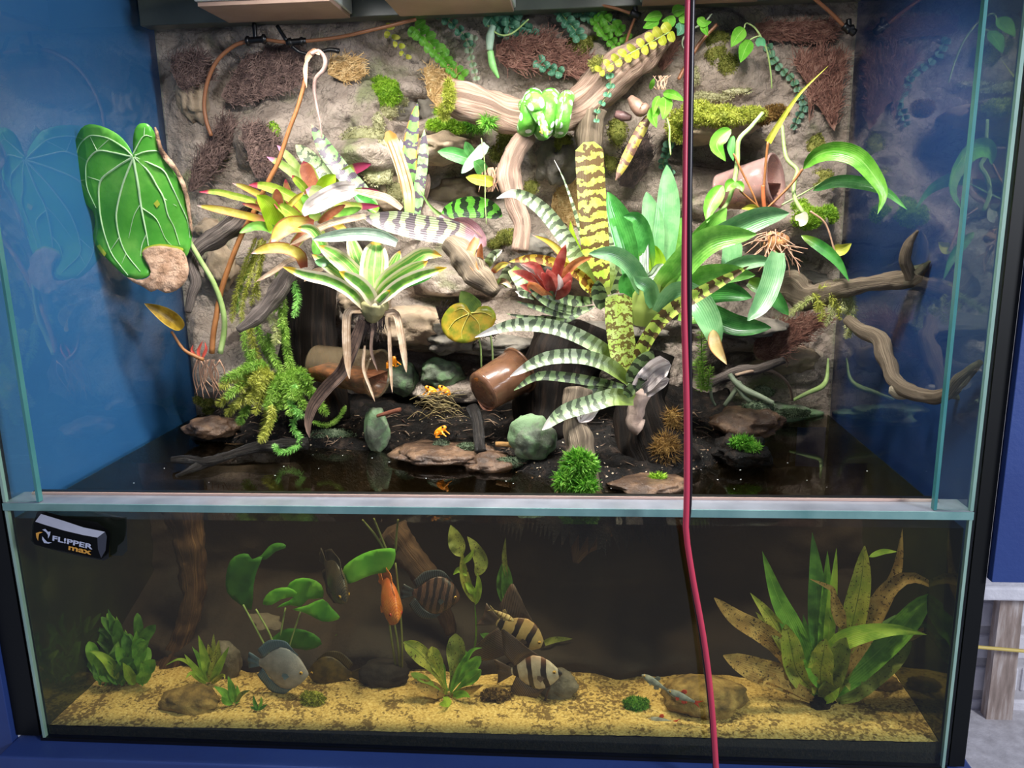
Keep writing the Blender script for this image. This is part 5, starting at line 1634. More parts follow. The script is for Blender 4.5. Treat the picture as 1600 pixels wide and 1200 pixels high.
for s, w, m in (('1036,146 1052,148 1071,158', 14, FOL), ('1030,150 1024,164 1021,180', 12, FOL), ('1040,150 1040,168 1036,187', 21, FOL), ('1030,170 1020,180 1026,200', 18, FOL), ('1016,140 1020,128 1022,122', 8, FOL)):
    leaf(o2, s, w, m, .50, .46, prof='lance', cup=.3)
tube(o2, '984,152 992,162 1002,172 1012,164', [5, 10, 11, 5], .51, .50, mnoise('brown_pseudobulb', [(.3, '5E4438'), (.7, '9A7A68')], 40, .5, .4), 'pseudobulb', 12)
tube(o2, '962,178 975,182 986,184', [6, 8, 4], .54, .53, mnoise('purple_pseudobulb', [(.3, '4A3434'), (.7, '80605C')], 40, .4, .3), 'pseudobulb', 12)
leaf(o2, '1014,182 998,210 980,245 962,282', 17, mleaf('yellow_jointed_stem', '9A8A34', 'BFAE58', band='6A4A3C', period=.03, bt=.2, dist=1.4), .51, .48, name='old_stem', cup=-.6, prof='strap')
for k in range(12):
    x = 1030+rng.uniform(-10, 10)
    tube(o2, [(x, 140), (x+rng.uniform(-8, 8), 130), (x+rng.uniform(-10, 14), 118)], [.9, .8, .5], .50, .50, ROOTM, 'root', 5, n=6)
tube(o2, '1042,185 1046,200 1046,220 1048,242', [1.8, 1.6, 1.2], .48, .47, STEMG, 'aerial_root', 6, n=12)

# ---- large orchid at the upper right
o3 = thing('strap_leaf_orchid', 'orchid with long arching leaves and a ball of tan roots at the upper right', 'orchid', W(1210, 390, .40))
mk('root_ball', *_t(rockg(W(1212, 380, .40), np.array([20, 16, 17])*.0012, 4, .35, 3), mnoise('orange_fibre', [(.3, '8A5A34'), (.7, 'C08A58')], 60, .9, .8), o3))
for s, w, m, Y0, Y1 in (
        ('1255,264 1275,244 1305,236 1340,246 1368,278 1380,305 1371,335', 30, FOL, .38, .26), ('1270,298 1305,284 1345,286 1385,300 1418,328', 20, ORCH, .40, .30),
        ('1200,222 1222,186 1250,146 1294,103', 11, FOLY, .38, .34), ('1142,202 1128,212 1120,228 1134,252', 24, FOL, .39, .38), ('1146,212 1142,230 1146,252', 12, ORCH, .395, .39),
        ('1129,290 1116,310 1108,328 1105,349', 26, FOL, .38, .34), ('1148,284 1140,290 1134,300', 18, FOL, .38, .37), ('1150,284 1158,292 1160,300', 12, FOL, .38, .37),
        ('1252,368 1282,385 1308,408 1327,440', 18, G_GREEN, .40, .34), ('1298,390 1315,390 1331,380', 19, FOLY, .38, .36), ('1186,326 1172,324 1158,326', 10, FOLY, .38, .37),
        ('1212,392 1214,420 1222,442', 12, ORCH, .37, .35)):
    leaf(o3, s, w, m, Y0, Y1, prof='lance' if w not in (11,) else 'taper', cup=.45, n=18)
leaf(o3, '1250,334 1254,345 1250,354', 20, mleaf('pinkish_heart', 'B9B49A', 'D4CDB4', transl=.4), .37, .36, prof='heart', cup=.3)
for s, r, m, Y0, Y1 in (
        ('1200,222 1197,250 1194,290 1193,322', [2, 2, 1.8], STEMB, .38, .39), ('1254,264 1238,286 1215,310 1200,324', [2.2, 2, 1.8], STEMB, .38, .39), ('1146,240 1160,270 1175,300 1184,322', [1.6, 1.6, 1.4], STEMB, .39, .39),
        ('1156,298 1172,312 1186,324', [1.6, 1.5], STEMB, .38, .39), ('1192,290 1193,312 1195,328', [3, 3.4, 3], mplain('orange_sheath', 'B9643A', .5), .385, .39),
        ('1192,176 1172,200 1154,220 1152,255 1146,290 1136,318 1124,332', [3, 3.6, 4, 4, 3.6, 3], STEMG, .42, .38), ('1222,196 1226,235 1232,252 1246,266 1241,285 1242,310 1256,334', [2.6, 3.2, 3.4, 3], STEMG, .46, .38),
        ('1222,320 1250,305 1285,285', [1.4, 1.2], STEMG, .39, .40), ('1266,330 1290,350 1305,395', [1.6, 1.4], ROOTM, .38, .37)):
    tube(o3, s, r, Y0, Y1, m, 'stem', 8, n=24)
for k in range(46):
    x0, y0 = 1212+rng.uniform(-18, 18), 372+rng.uniform(-14, 18)
    a = rng.uniform(-.2, 1.2)*math.pi if k % 3 else rng.uniform(.35, .65)*math.pi
    L = rng.uniform(24, 64)
    x1, y1 = x0+math.cos(a)*L, y0+abs(math.sin(a))*L*.9
    tube(o3, [(x0, y0), ((x0+x1)/2+rng.uniform(-6, 6), (y0+y1)/2+rng.uniform(-6, 4)), (x1, y1)], [1.2, 1.1, .6], .395, .37+rng.uniform(-.02, .03), ROOTM, 'root', 5, n=8)

# ---- stems at the lower right
s1 = thing('leggy_plant', 'leggy grey green creeping stems in the lower right corner of the bank', 'plant', W(1210, 635, .5))
tube(s1, '1140,585 1150,598 1166,610 1188,620 1208,630', [4, 5, 5.5, 4.5, 4], .44, .40, STEMP, 'stem', 9, n=24)
tube(s1, '1152,604 1165,622 1185,632 1206,634', [4, 4, 4.5, 3], .43, .41, STEMP, 'stem', 9, n=20)
tube(s1, '1156,596 1146,615 1132,634', [4, 4, 3.5], .43, .44, STEMP, 'stem', 9)
tube(s1, '1110,602 1112,622 1118,634', [2.5, 2.5, 2], .43, .43, STEMP, 'stem', 7)
s2 = thing('runner_plant', 'thin tan creeping stem looping over the rock to the right back corner', 'plant', W(1240, 625, .6))
tube(s2, '1150,586 1175,580 1200,578 1220,588 1234,605 1238,625', [2.6, 2.8, 2.4, 2.2], .45, .56, mnoise('tan_stem', [(.3, '7A6250'), (.7, 'A88E78')], 30, .6, .3), 'stem', 8, n=30)
tube(s2, '1240,625 1262,614 1284,604 1292,590 1294,560', [2.6, 3.4, 4.5, 3, 1.6], .57, .63, STEMG, 'stem', 8, n=30)

# ---- mist tubes and nozzles
BRT = mplain('brown_tube', '8A5A3C', .4)
def nozzle(lab, pts, Y):
    t = thing('mist_nozzle', lab, 'nozzle', W(*pts[0], Y))
    for i, (a, b, r) in enumerate(pts[1:]):
        tube(t, [a, b], [r, r], Y, Y, PLAST, 'connector', 10, n=6)
    return t


nozzle('black mist nozzle tee under the left lamp hood', [(400, 62), ((384, 64), (416, 61), 5), ((397, 36), (399, 60), 3.4), ((386, 64), (389, 64), 7.5), ((411, 61), (414, 61), 7.5)], .60)
nozzle('second black tube connector right of the nozzle tee', [(458, 66), ((448, 67), (478, 64), 5), ((433, 40), (448, 64), 3), ((452, 67), (456, 66), 7), ((470, 65), (473, 65), 7)], .60)
nozzle('black mist nozzle at the top right beside the glass', [(1326, 46), ((1318, 40), (1336, 52), 6), ((1322, 48), (1334, 44), 6), ((1326, 30), (1327, 46), 4)], .60)
nozzle('black nozzle at the top centre left of the right lamp hood', [(994, 24), ((986, 20), (1000, 26), 6), ((992, 10), (994, 24), 4)], .59)
for lab, s, r, Y0, Y1 in (('brown mist tube curving down the left of the wall', '388,64 365,72 340,94 325,125 319,160 322,188 330,212', 3.2, .60, .62),
                          ('straight brown mist tube running right along the top of the wall', '414,62 450,66 482,64 530,58 585,46 650,30', 2.8, .60, .60),
                          ('brown mist tube entering at the top right corner', '1270,-4 1296,18 1320,42', 3, .58, .60), ('thin brown mist tube beside the top centre nozzle', '992,28 984,48 977,70', 2.2, .59, .60),
                          ('pinkish brown mist tube slanting behind the red cable', '1120,38 1096,64 1078,92 1060,124', 3, .60, .60), ('brown cable arching to the top centre nozzle', '940,8 965,14 988,22', 2.4, .60, .59)):
    tag(tube(None, s, [r, r], Y0, Y1, BRT, 'mist_tube', 8, n=40), lab, 'tube')
tag(tube(None, '456,72 470,82 490,84 514,78 530,80', [3, 3, 3, 4], .60, .60, PLAST, 'black_hose', 8, n=24), 'short black hose end below the second tube connector', 'tube')

# ================================================================== life below the water
def WS(px, py):
    z = -.405
    for _ in range(6):
        p = WZ(px, py, z)
        z = sand_z(p[0], p[1])
    return p


AQG = mleaf('aquatic_green', '64A030', '86C044', rough=.5, transl=.4, mid='8CC04C', mw=.05)
AQL = mleaf('aquatic_lime', '8EB83A', 'AECF4A', rough=.5, transl=.4, mid='B5CC5A', mw=.05)
AQD = mleaf('aquatic_dark_green', '44782A', '5E9636', rough=.5, transl=.35)
AQY = mleaf('aquatic_yellow_green', '98A83A', 'BCBE50', rough=.55, transl=.4, spots='5A4A1C', spt=.62, mid='6A7A2A', mw=.05)
AQB = mleaf('aquatic_brown', '9E7C42', 'BC9C5A', rough=.7, transl=.35, spots='4E3A1C', spt=.60)
AQO = mleaf('aquatic_olive', '6E7E34', '8C9642', rough=.6, transl=.35, spots='4A4420', spt=.62)
AQV = mnoise('lily_leaf', [(.3, '56A830'), (.5, '72C03C'), (.7, '96D850')], 14, .45, .3, 60, .003, transl=.4)
AQVD = mnoise('dark_lily_leaf', [(.3, '34701F'), (.5, '488A2C'), (.7, '62A83A')], 14, .5, .3, 60, .003, transl=.35)


def aqua(name, lab, base, leaves, cat='water plant', wave=.9, cup=.25):
    c = WS(*base)
    t = thing(name, lab, cat, c)
    for L in leaves:
        s, w, m = L[:3]
        dy = L[3] if len(L) > 3 else -.03
        pf = L[4] if len(L) > 4 else 'lance'
        q = pp(s)
        leaf(t, s, w, m, c[1], max(.02, c[1]+dy), prof=pf, wave=wave, cup=cup, n=16)
    return t


sw = aqua('sword_plant', 'large sword plant with many long green and brown leaves at the right of the water', (1283, 1104), [
    ('1278,1098 1262,1040 1238,980 1214,930 1191,861', 34, AQG, .03), ('1284,1096 1286,1030 1280,960 1275,890 1269,831', 36, AQD, .03), ('1286,1090 1290,1010 1292,930 1293,860', 24, AQG, .02),
    ('1290,1060 1298,960 1304,900 1307,856', 17, AQL, .01), ('1290,1092 1318,1030 1334,965 1346,905 1351,853', 36, AQY, .02, 'strap'), ('1296,1088 1340,1010 1378,945 1402,890 1410,826', 26, AQB, .03),
    ('1296,1080 1350,990 1385,925 1425,902 1478,928', 32, AQB, .0), ('1300,1080 1370,1020 1415,975 1440,945 1468,926', 38, AQG, .0, 'strap'), ('1290,1060 1310,1008 1350,990 1400,984 1449,992', 30, AQL, -.05),
    ('1270,1080 1228,1020 1190,988 1150,965 1116,934', 32, AQB, .02, 'strap'), ('1262,1060 1225,1000 1200,960 1172,926', 28, AQY, .03), ('1268,1086 1230,1062 1180,1046 1130,1024', 40, AQB, -.02, 'strap'),
    ('1272,1080 1246,1050 1236,1010 1228,975', 34, AQY, -.02, 'strap'), ('1284,1080 1282,1050 1286,1025 1290,998', 36, AQY, -.05, 'strap'), ('1290,1080 1302,1050 1312,1020 1322,996', 36, AQO, -.04, 'strap'),
    ('1300,1085 1340,1060 1378,1030 1424,1002', 54, AQO, .0, 'strap'), ('1420,1002 1445,985 1465,990 1481,1006', 10, AQB, .0), ('1300,960 1302,925 1290,915 1264,904', 9, AQB, -.02),
    ('1318,985 1308,950 1300,918', 20, AQB, -.02), ('1282,1096 1300,1072 1322,1068 1328,1080', 24, AQO, -.05), ('1276,1096 1240,1075 1200,1062 1190,1078', 16, AQB, -.04),
    ('1280,1085 1270,1040 1262,1000 1255,960', 22, AQD, .04), ('1292,1085 1330,1040 1360,1000 1400,960', 30, AQD, .05), ('1290,1085 1320,1010 1330,960 1352,915', 26, AQG, .04),
    ('1358,870 1380,862 1402,862', 9, AQL, .0), ('1288,1075 1270,1050 1255,1030', 22, AQG, -.03), ('1284,1098 1302,1088 1312,1074', 12, AQL, -.06), ('1400,1002 1420,985 1450,950', 20, AQD, .04), ('1272,1080 1246,1030 1205,985 1180,955', 24, AQO, .05)])
mk('crown', *_t(rockg(WS(1283, 1100)+np.array([0, 0, .008]), (.022, .02, .016), 5, .4, 3), DARKM, sw))
aqua('sword_plant', 'small spotted sword plant on the sand below the striped dark fish', (700, 1090), [
    ('698,1085 680,1050 655,1020 631,1003', 27, AQY, -.01, 'spat'), ('698,1082 688,1050 680,1030 675,1010', 22, AQY, .0, 'spat'), ('702,1080 708,1050 712,1020 712,990', 30, AQO, .02, 'spat'),
    ('704,1082 720,1060 736,1042 751,1026', 20, AQG, -.01, 'spat'), ('704,1086 722,1070 738,1058 752,1047', 18, AQG, -.02, 'spat'), ('704,1080 722,1040 738,1016 754,1012', 12, AQG, .01),
    ('700,1088 696,1098 686,1100', 16, AQL, -.05), ('696,1086 672,1076 650,1066 640,1068', 24, AQB, -.02), ('696,1084 668,1064 642,1052', 12, AQL, -.01, 'spat'), ('704,1088 730,1080 756,1070', 14, AQB, -.03),
    ('700,1080 690,1050 682,1030', 16, AQG, .02, 'spat'), ('703,1080 722,1045 726,1015', 16, AQG, .02, 'spat'), ('706,1088 724,1084 735,1090', 12, AQG, -.04)])
aqua('water_plant', 'pale green grass like plant on the sand left of the driftwood trunk', (326, 1072), [
    ('326,1066 320,1030 310,992', 14, AQL, -.01), ('328,1066 338,1030 342,1000', 16, AQY, .0), ('330,1066 345,1035 358,1010', 12, AQL, .0), ('324,1066 305,1045 288,1022', 10, AQL, -.02), ('322,1066 300,1040 280,1030 258,1040', 6, AQL, -.02),
    ('322,1068 300,1052 290,1060', 9, AQL, -.03), ('328,1066 330,1040 325,1005', 14, AQY, .01), ('324,1066 312,1030 300,1010', 10, AQG, .01), ('330,1068 348,1055 352,1062', 8, AQY, -.02), ('326,1066 332,1030 334,990', 12, AQO, .02),
    ('330,1064 344,1040 350,1020', 12, AQO, .01)])
aqua('water_plant', 'small three leaved green plant in front at the left, beside the tan stone', (366, 1102), [
    ('364,1098 350,1082 334,1072', 12, AQG, -.01), ('366,1098 362,1076 356,1056', 12, AQG, .0), ('368,1098 378,1084 392,1078', 7, AQO, -.01), ('364,1100 352,1096 346,1088', 9, AQG, -.02), ('368,1100 372,1090 370,1070', 8, AQG, .01)])
aqua('water_plant', 'tiny green sprout at the front left of the sand', (404, 1112), [('404,1110 398,1098 396,1086', 6, AQD, .0), ('404,1110 408,1098 408,1088', 5, AQG, .0), ('404,1110 412,1104 418,1100', 5, AQD, .0), ('404,1110 396,1106 390,1104', 5, AQD, 0)])
lv = []
for k in range(34):
    x = 176+rng.uniform(-26, 54)
    a = rng.uniform(-.9, .9)
    L = rng.uniform(30, 85)
    lv.append(('%f,%f %f,%f %f,%f' % (x, 1072-rng.uniform(0, 8), x+math.sin(a)*L*.5, 1072-L*.6, x+math.sin(a)*L, 1070-math.cos(a)*L), rng.uniform(12, 22), (AQG, AQD, AQD, AQG)[k % 4], rng.uniform(-.02, .05), 'spat' if k % 3 else 'lance'))
lv += [('184,1062 170,1035 150,1020 139,1018', 16, AQL, -.02), ('205,1062 212,1030 213,985', 22, AQG, .0), ('210,1070 200,1050 192,1035', 16, AQL, -.03), ('222,1068 225,1050 220,1035', 22, AQG, -.03)]
aqua('water_plant', 'dense bushy green plant at the left of the sand, in front of a taller one', (200, 1076), lv)
lv = []
for k in range(34):
    x = 172+rng.uniform(-14, 40)
    a = rng.uniform(-.8, .8)
    L = rng.uniform(30, 90)
    lv.append(('%f,%f %f,%f %f,%f' % (x, 1052-rng.uniform(0, 8), x+math.sin(a)*L*.5, 1046-L*.6, x+math.sin(a)*L*1.1-14, 1040-math.cos(a)*L), rng.uniform(10, 20), (AQD, AQD, AQG)[k % 3], rng.uniform(-.01, .03), 'spat' if k % 2 else 'lance'))
aqua('water_plant', 'taller dark green bushy plant behind the first, nearest the left glass side', (178, 1050), lv)
aqua('water_plant', 'small green tuft growing behind the olive disc fish', (528, 1018), [('528,1016 524,1000 526,990', 6, AQL, 0), ('528,1016 534,1004 540,998', 5, AQG, 0), ('528,1016 518,1010 512,1012', 6, AQL, 0), ('528,1016 538,1014 544,1010', 5, AQO, 0), ('528,1016 520,1004 516,1000', 5, AQO, 0)])

# lily like leaves on stems
ll = thing('water_lily', 'broad leaved lily plant with overlapping bright green leaves left of the grey disc fish', 'water plant', WS(440, 1062))
for i, (ol, Y, m) in enumerate((
        ('393,953 372,942 355,926 353,900 360,876 374,866 388,866 394,874 410,870 402,890 396,915', .17, AQVD), ('396,874 408,868 420,854 432,848 444,850 446,856 430,862 416,874', .18, AQVD),
        ('411,944 416,930 430,920 450,918 464,926 458,932 440,936 425,945', .13, AQV), ('432,950 444,942 458,934 448,918 462,905 484,904 502,914 505,934 482,936 470,948 452,945', .15, AQV),
        ('457,952 480,946 504,936 518,950 531,964 522,970 504,971 486,962 472,956', .12, AQV), ('405,1012 420,1002 440,985 462,982 490,990 503,1006 480,1016 455,1012 430,1018', .16, AQVD))):
    poly(ll, ol, lambda x, y, Y=Y: Y+.0004*(y-930)*.2+.004*math.sin(x*.12+y*.09), m, 'leaf', 7, .0008)
for s in ('440,1060 438,1000 446,950', '436,1060 425,1000 400,952', '444,1060 452,1010 470,955', '438,1060 420,1020 380,945', '446,1060 450,1030 448,1012'):
    tube(ll, s, [1.8, 1.6, 1.3], .17, .16, STEMG, 'leaf_stalk', 6)
l2 = thing('water_lily', 'tall lily plant with one broad bright leaf above the orange fish and long bare stems', 'water plant', WS(626, 1066))
poly(l2, '545,912 536,900 538,885 556,871 578,861 600,857 617,858 617,874 612,886 604,894 586,897 568,903', lambda x, y: .13+.004*math.sin(x*.1), AQV, 'leaf', 7, .0008)
for s in ('626,1064 622,1010 614,960 606,896', '628,1066 628,1000 624,940 618,880', '622,1064 612,1000 604,940', '600,858 586,836 566,812', '604,860 592,830 584,810', '618,860 620,830 622,812'):
    tube(l2, s, [2.0, 1.8, 1.5], .15, .14, mnoise('olive_stem', [(.3, '5A6028'), (.7, '80844A')], 30, .6, .2), 'leaf_stalk', 6)
aqua('water_plant', 'tall thin stemmed plant with yellow green leaves right of the striped dark fish', (738, 1040), [
    ('742,942 730,915 724,890 722,860', 16, AQY, 0), ('743,945 748,915 746,895', 12, AQL, 0), ('730,900 718,890 708,898', 10, AQL, 0), ('724,880 735,868 740,858', 9, AQL, 0), ('738,1036 744,990 742,942', 3, AQG, 0, 'strap'),
    ('720,870 712,845 704,820', 26, AQO, .02), ('744,900 752,880 742,855 730,838', 22, AQO, .02), ('742,930 734,918 726,908', 12, AQL, 0)])
aqua('water_plant', 'hazy dark green leaves hanging under the water surface in the middle', (790, 1030), [('790,940 792,905 786,870', 18, AQD, 0), ('792,905 788,870 790,840', 8, AQO, 0), ('788,945 782,910 784,880', 14, AQD, 0), ('786,1028 788,985 790,940', 3, AQD, 0, 'strap')])
aqua('water_plant', 'dark green drooping leaves behind the upper striped angel fish', (775, 1040), [('776,1036 765,1000 750,990', 24, AQD, 0), ('776,1036 790,1010 785,990', 26, AQD, 0), ('778,1036 800,1020 810,1030', 20, AQD, 0), ('840,1010 865,1000 895,998', 10, AQO, .02)])

# stones, wood and moss balls below the water
AQST = mnoise('algae_tan_stone', [(.3, '4A3C22'), (.5, '846A3A'), (.7, 'AC9056')], 40, .85, 1.0, 110, .004)
for lab, px, py, rx, ry, m, sd in (
        ('flat tan stone on the sand at the left, beside the three leaved plant', 296, 1092, 46, 18, AQST, 51), ('large tan stone on the sand behind the red cable', 1100, 1086, 64, 30, AQST, 58),
        ('flat pale stone at the right beside the sword plant', 1382, 1066, 24, 10, AQST, 53), ('brown stone behind the pale grass like plant', 350, 1032, 26, 34, GREYST, 54),
        ('hazy brown stone behind the lower striped angel fish', 872, 1068, 30, 26, GREYST, 55), ('brown stone in shade behind the small spotted sword plant', 600, 1050, 40, 22, UNDERW, 56),
        ('brown stone behind the lily leaves', 410, 985, 40, 26, GREYST, 57)):
    c = WS(px, py+ry*.8)
    s = mpp(c)
    g = rockg(c+np.array([0, ry*s*.3, ry*s*.6]), (rx*s, rx*s*.6, ry*s), sd, .20, 4, 1.7)
    tag(mk('water_stone', g[0], g[1], m, None, g[2]), lab, 'stone')
tag(tube(None, '286,790 296,850 302,910 296,960 280,1010 266,1050', [30, 24, 20, 17, 15, 24], .26, .20, mwood('brown_sunken_wood', [(.3, '2E2016'), (.5, '5A4028'), (.7, '7E5E3C')]), 'sunken_driftwood', 16, .35, 61, 50), 'brown sunken driftwood trunk at the left behind the bushy plant', 'driftwood')
tag(tube(None, '610,830 640,870 668,905 690,945 705,990', [26, 22, 20, 15, 9], .26, .22, mwood('hazy_brown_wood', [(.3, '32241A'), (.5, '4E3826'), (.7, '6A4E36')]), 'sunken_root', 16, .35, 62, 50), 'brown sunken root slanting behind the striped dark fish', 'driftwood')
tag(tube(None, '930,800 918,830 905,860 898,878', [52, 36, 20, 5], .24, .20, mwood('hazy_brown_wood_b', [(.3, '3E2A1C'), (.5, '5E4430'), (.7, '7A5A40')]), 'sunken_root', 16, .35, 63, 40), 'pointed brown root hanging below the ledge in the middle of the water', 'driftwood')
DARKDEB = mnoise('plant_debris', [(.25, '3A2A16'), (.5, '5E4626'), (.75, '846A3C')], 40, .8, 0, isl=.5)
for lab, x, y, rx, ry, m in (('yellow green moss ball on the sand below the olive disc fish', 490, 1090, 20, 11, MOSSY), ('dark green moss ball on the sand right of the angel fish', 994, 1098, 20, 11, MOSSG), ('brown plant debris on the sand left of the angel fish tail', 775, 1084, 26, 9, DARKDEB)):
    c = WS(x, y+ry*.5)
    moss('moss_ball', lab, [(x, y, float(c[1]), rx, ry, rx*.7)], 420, m, .006, .0013)


# ---- fish
def fish(name, lab, px, py, Y, L, yaw, prof, th, mat, finm, fins, pitch=0.0, roll=0.0, cat='fish', eye=(.12, .03), er=.035, eyem=None):
    """prof: (x 0 nose..1 tail base, top, bottom) in body lengths; yaw 0 faces right, +90 faces the camera"""
    c = W(px, py, Y)
    L = L*mpp(c)
    t = thing(name, lab, cat, c)
    Rm = np.array((Matrix.Rotation(-yaw, 3, 'Z') @ Matrix.Rotation(-pitch, 3, 'Y') @ Matrix.Rotation(roll, 3, 'X')))

    def T(p):
        p = np.atleast_2d(np.asarray(p, float))
        return c+(p*L)@Rm.T
    n, m = 26, 16
    xs = np.array([p[0] for p in prof])
    up = np.array([p[1] for p in prof])
    lo = np.array([p[2] for p in prof])
    q = (1-np.cos(np.linspace(0, math.pi, n+1)))/2*xs[-1]
    u_, l_ = np.interp(q, xs, up), np.interp(q, xs, lo)
    V, U = [], []
    for i in range(n+1):
        mid, h = (u_[i]+l_[i])/2, (u_[i]-l_[i])/2
        w = th*(math.sin(math.pi*min(1, q[i]/xs[-1])**.62)*.92+.08)*(h/max(up))**.25
        for j in range(m):
            a = 2*math.pi*j/m
            sy = math.sin(a)
            V.append((.5-q[i], w*math.copysign(abs(math.cos(a))**1.0, math.cos(a))*(1-.35*abs(sy)), mid+h*sy))
            U.append((q[i]/xs[-1], .5+mid+h*sy))
    k = len(V)
    V += [(.5, 0, (u_[0]+l_[0])/2), (.5-q[-1], 0, (u_[-1]+l_[-1])/2)]
    U += [(0, .5), (1, .5)]
    F_ = gridf(n+1, m, 0, True)+[(k, (j+1) % m, j) for j in range(m)]+[(k+1, n*m+j, n*m+(j+1) % m) for j in range(m)]
    body = mk('body', T(V), F_, mat, t, U, U)
    for nm, A, B in fins:
        # a fin is a sheet between the root line A and the edge line B, (x, z) in body lengths
        A, B = crom(np.array([(a[0], 0, a[1]) for a in A]), 14), crom(np.array([(b[0], 0, b[1]) for b in B]), 14)
        Vf, Uf = [], []
        for r in range(5):
            f = r/4
            for i in range(15):
                p = A[i]*(1-f)+B[i]*f
                Vf.append((.5-p[0], .012*math.sin(i*1.1+f*3)*f, p[2]))
                Uf.append((i/14, f))
        o = mk(nm, T(Vf), gridf(5, 15), finm, t, Uf, Uf)
        md = o.modifiers.new('thickness', 'SOLIDIFY')
        md.thickness = .0006
        md.offset = 0
    i = int(np.argmin(np.abs(q-eye[0])))
    w = th*(math.sin(math.pi*min(1, q[i]/xs[-1])**.62)*.92+.08)*((u_[i]-l_[i])/2/max(up))**.25
    for d in (-1, 1):
        g = rockg(T([(.5-eye[0], d*w*.72, eye[1])])[0], np.array([er]*3)*L, 1, 0, 2)
        e = mk('eye', g[0], g[1], eyem or mplain('fish_iris', 'B08A3A', .2), body)
        g = rockg(T([(.5-eye[0]+.004, d*(w*.72+er*.45), eye[1])])[0], np.array([er*.62]*3)*L, 1, 0, 2)
        mk('pupil', g[0], g[1], EYE, body)
    sx = .30
    fl = [(.5-sx, 0), (.5-sx-.14, .05), (.5-sx-.16, -.02), (.5-sx-.10, -.09)]
    for d in (-1, 1):
        w = th*.75
        Vp = [(fl[0][0], d*w, -.05)]+[(x, d*(w+.05), z-.05) for x, z in fl[1:]]
        mk('pectoral_fin', T(Vp), [(0, 1, 2), (0, 2, 3)], finm, t, [(0, 0), (1, 0), (1, .5), (1, 1)], [(0, 0), (1, 0), (1, .5), (1, 1)])
    return t


def mfish(name, c1, c2, bar=None, nb=9, bw=.1, dist=.5, top=None, wavy=None, rough=.35):
    t = NT(name)
    uv = t.n('UVMap', uv_map='UVMap').outputs[0]
    s = t.n('SeparateXYZ', {0: uv})
    col = t.mix(t.ss(t.noise(uv, 6, 4), .35, .65), C(c1), C(c2))
    if wavy:
        wv = t.n('TexWave', {'Vector': uv, 'Scale': 11.0, 'Distortion': 5.0, 'Detail': 2.0}).outputs[1]
        col = t.mix(t.ss(wv, .55, .8), col, C(wavy))
    if bar:
        ph = t.math('ADD', t.math('MULTIPLY', s.outputs[0], nb), t.math('MULTIPLY', t.noise(uv, 3, 2), dist))
        col = t.mix(t.ss(t.math('SINE', t.math('MULTIPLY', ph, 6.2832)), bw, bw+.2), col, C(bar))
    if top:
        col = t.mix(t.math('MULTIPLY', t.ss(s.outputs[1], .6, .95), .7), col, C(top))
    sc = t.n('TexVoronoi', {'Vector': uv, 'Scale': 60.0}).outputs['Distance']
    return t.finish(t.n('BsdfPrincipled', {'Base Color': col, 'Roughness': rough, 'Normal': t.bump(sc, .2, .001)}).outputs[0])


def mfin(name, c, ray=None, a=.75):
    t = NT(name)
    uv = t.n('UVMap', uv_map='UVMap').outputs[0]
    s = t.n('SeparateXYZ', {0: uv})
    r = t.math('SINE', t.math('MULTIPLY', s.outputs[0], 130.0))
    col = t.mix(t.ss(r, -.2, .6), C(c), C(ray or c))
    p = t.n('BsdfPrincipled', {'Base Color': col, 'Roughness': .4}).outputs[0]
    x = t.n('BsdfTransparent').outputs[0]
    return t.finish(t.n('MixShader', {0: a, 1: x, 2: p}).outputs[0])


DISC = [(0, .02, -.03), (.03, .07, -.08), (.08, .15, -.15), (.16, .26, -.25), (.28, .37, -.36), (.42, .43, -.43), (.56, .42, -.42), (.70, .34, -.34), (.82, .21, -.21), (.92, .10, -.10), (1.0, .075, -.075)]
DFINS = [('dorsal_fin', [(.22, .32), (.45, .42), (.70, .33), (.93, .10)], [(.22, .34), (.48, .55), (.80, .50), (1.03, .26)]),
         ('anal_fin', [(.30, -.36), (.50, -.42), (.72, -.32), (.93, -.10)], [(.34, -.40), (.52, -.55), (.82, -.50), (1.03, -.26)]),
         ('tail_fin', [(.98, .075), (1.0, .0), (.98, -.075)], [(1.20, .17), (1.23, 0), (1.20, -.17)])]
R_ = math.radians
fish('disc_fish', 'orange disc fish facing the camera in the middle left of the water', 609, 938, .12, 92, R_(62), DISC, .17, mfish('orange_disc_skin', 'D4762A', 'E59A4A', wavy='C05A24', top='C8603A'), mfin('orange_fin', 'D9803A', 'B8602A', .9), DFINS, R_(-14), eyem=mplain('red_iris', 'A83A1E', .2))
fish('disc_fish', 'blue grey disc fish facing right, low on the left near the sand', 443, 1044, .10, 86, R_(10), DISC, .11, mfish('grey_disc_skin', '8E8684', 'A29A98', top='707A86'), mfin('grey_fin', '5E6E7C', '46606E', .9), DFINS, R_(-6))
fish('disc_fish', 'brown wavy lined disc fish hanging beside the bright lily leaves', 524, 908, .13, 88, R_(50), DISC, .15, mfish('brown_disc_skin', '4E4434', '6A5C44', wavy='2E2A22'), mfin('brown_fin', '4A4032', '342C22', .9), DFINS, R_(-24))
fish('disc_fish', 'dark barred disc fish with striped fins right of the orange fish', 682, 930, .17, 76, R_(-12), DISC, .11, mfish('barred_disc_skin', '5A3E32', '6E5040', bar='231A18', nb=7, wavy='3A2A24'), mfin('striped_fin', '3E4448', '1C1C1E', .95), DFINS, R_(-12))
fish('disc_fish', 'olive dark disc fish low behind the grey one', 515, 1052, .15, 70, R_(176), DISC, .11, mfish('olive_disc_skin', '3A3018', '5A4A20'), mfin('olive_fin', '4A3E1C', '32280F', .9), DFINS, R_(4))
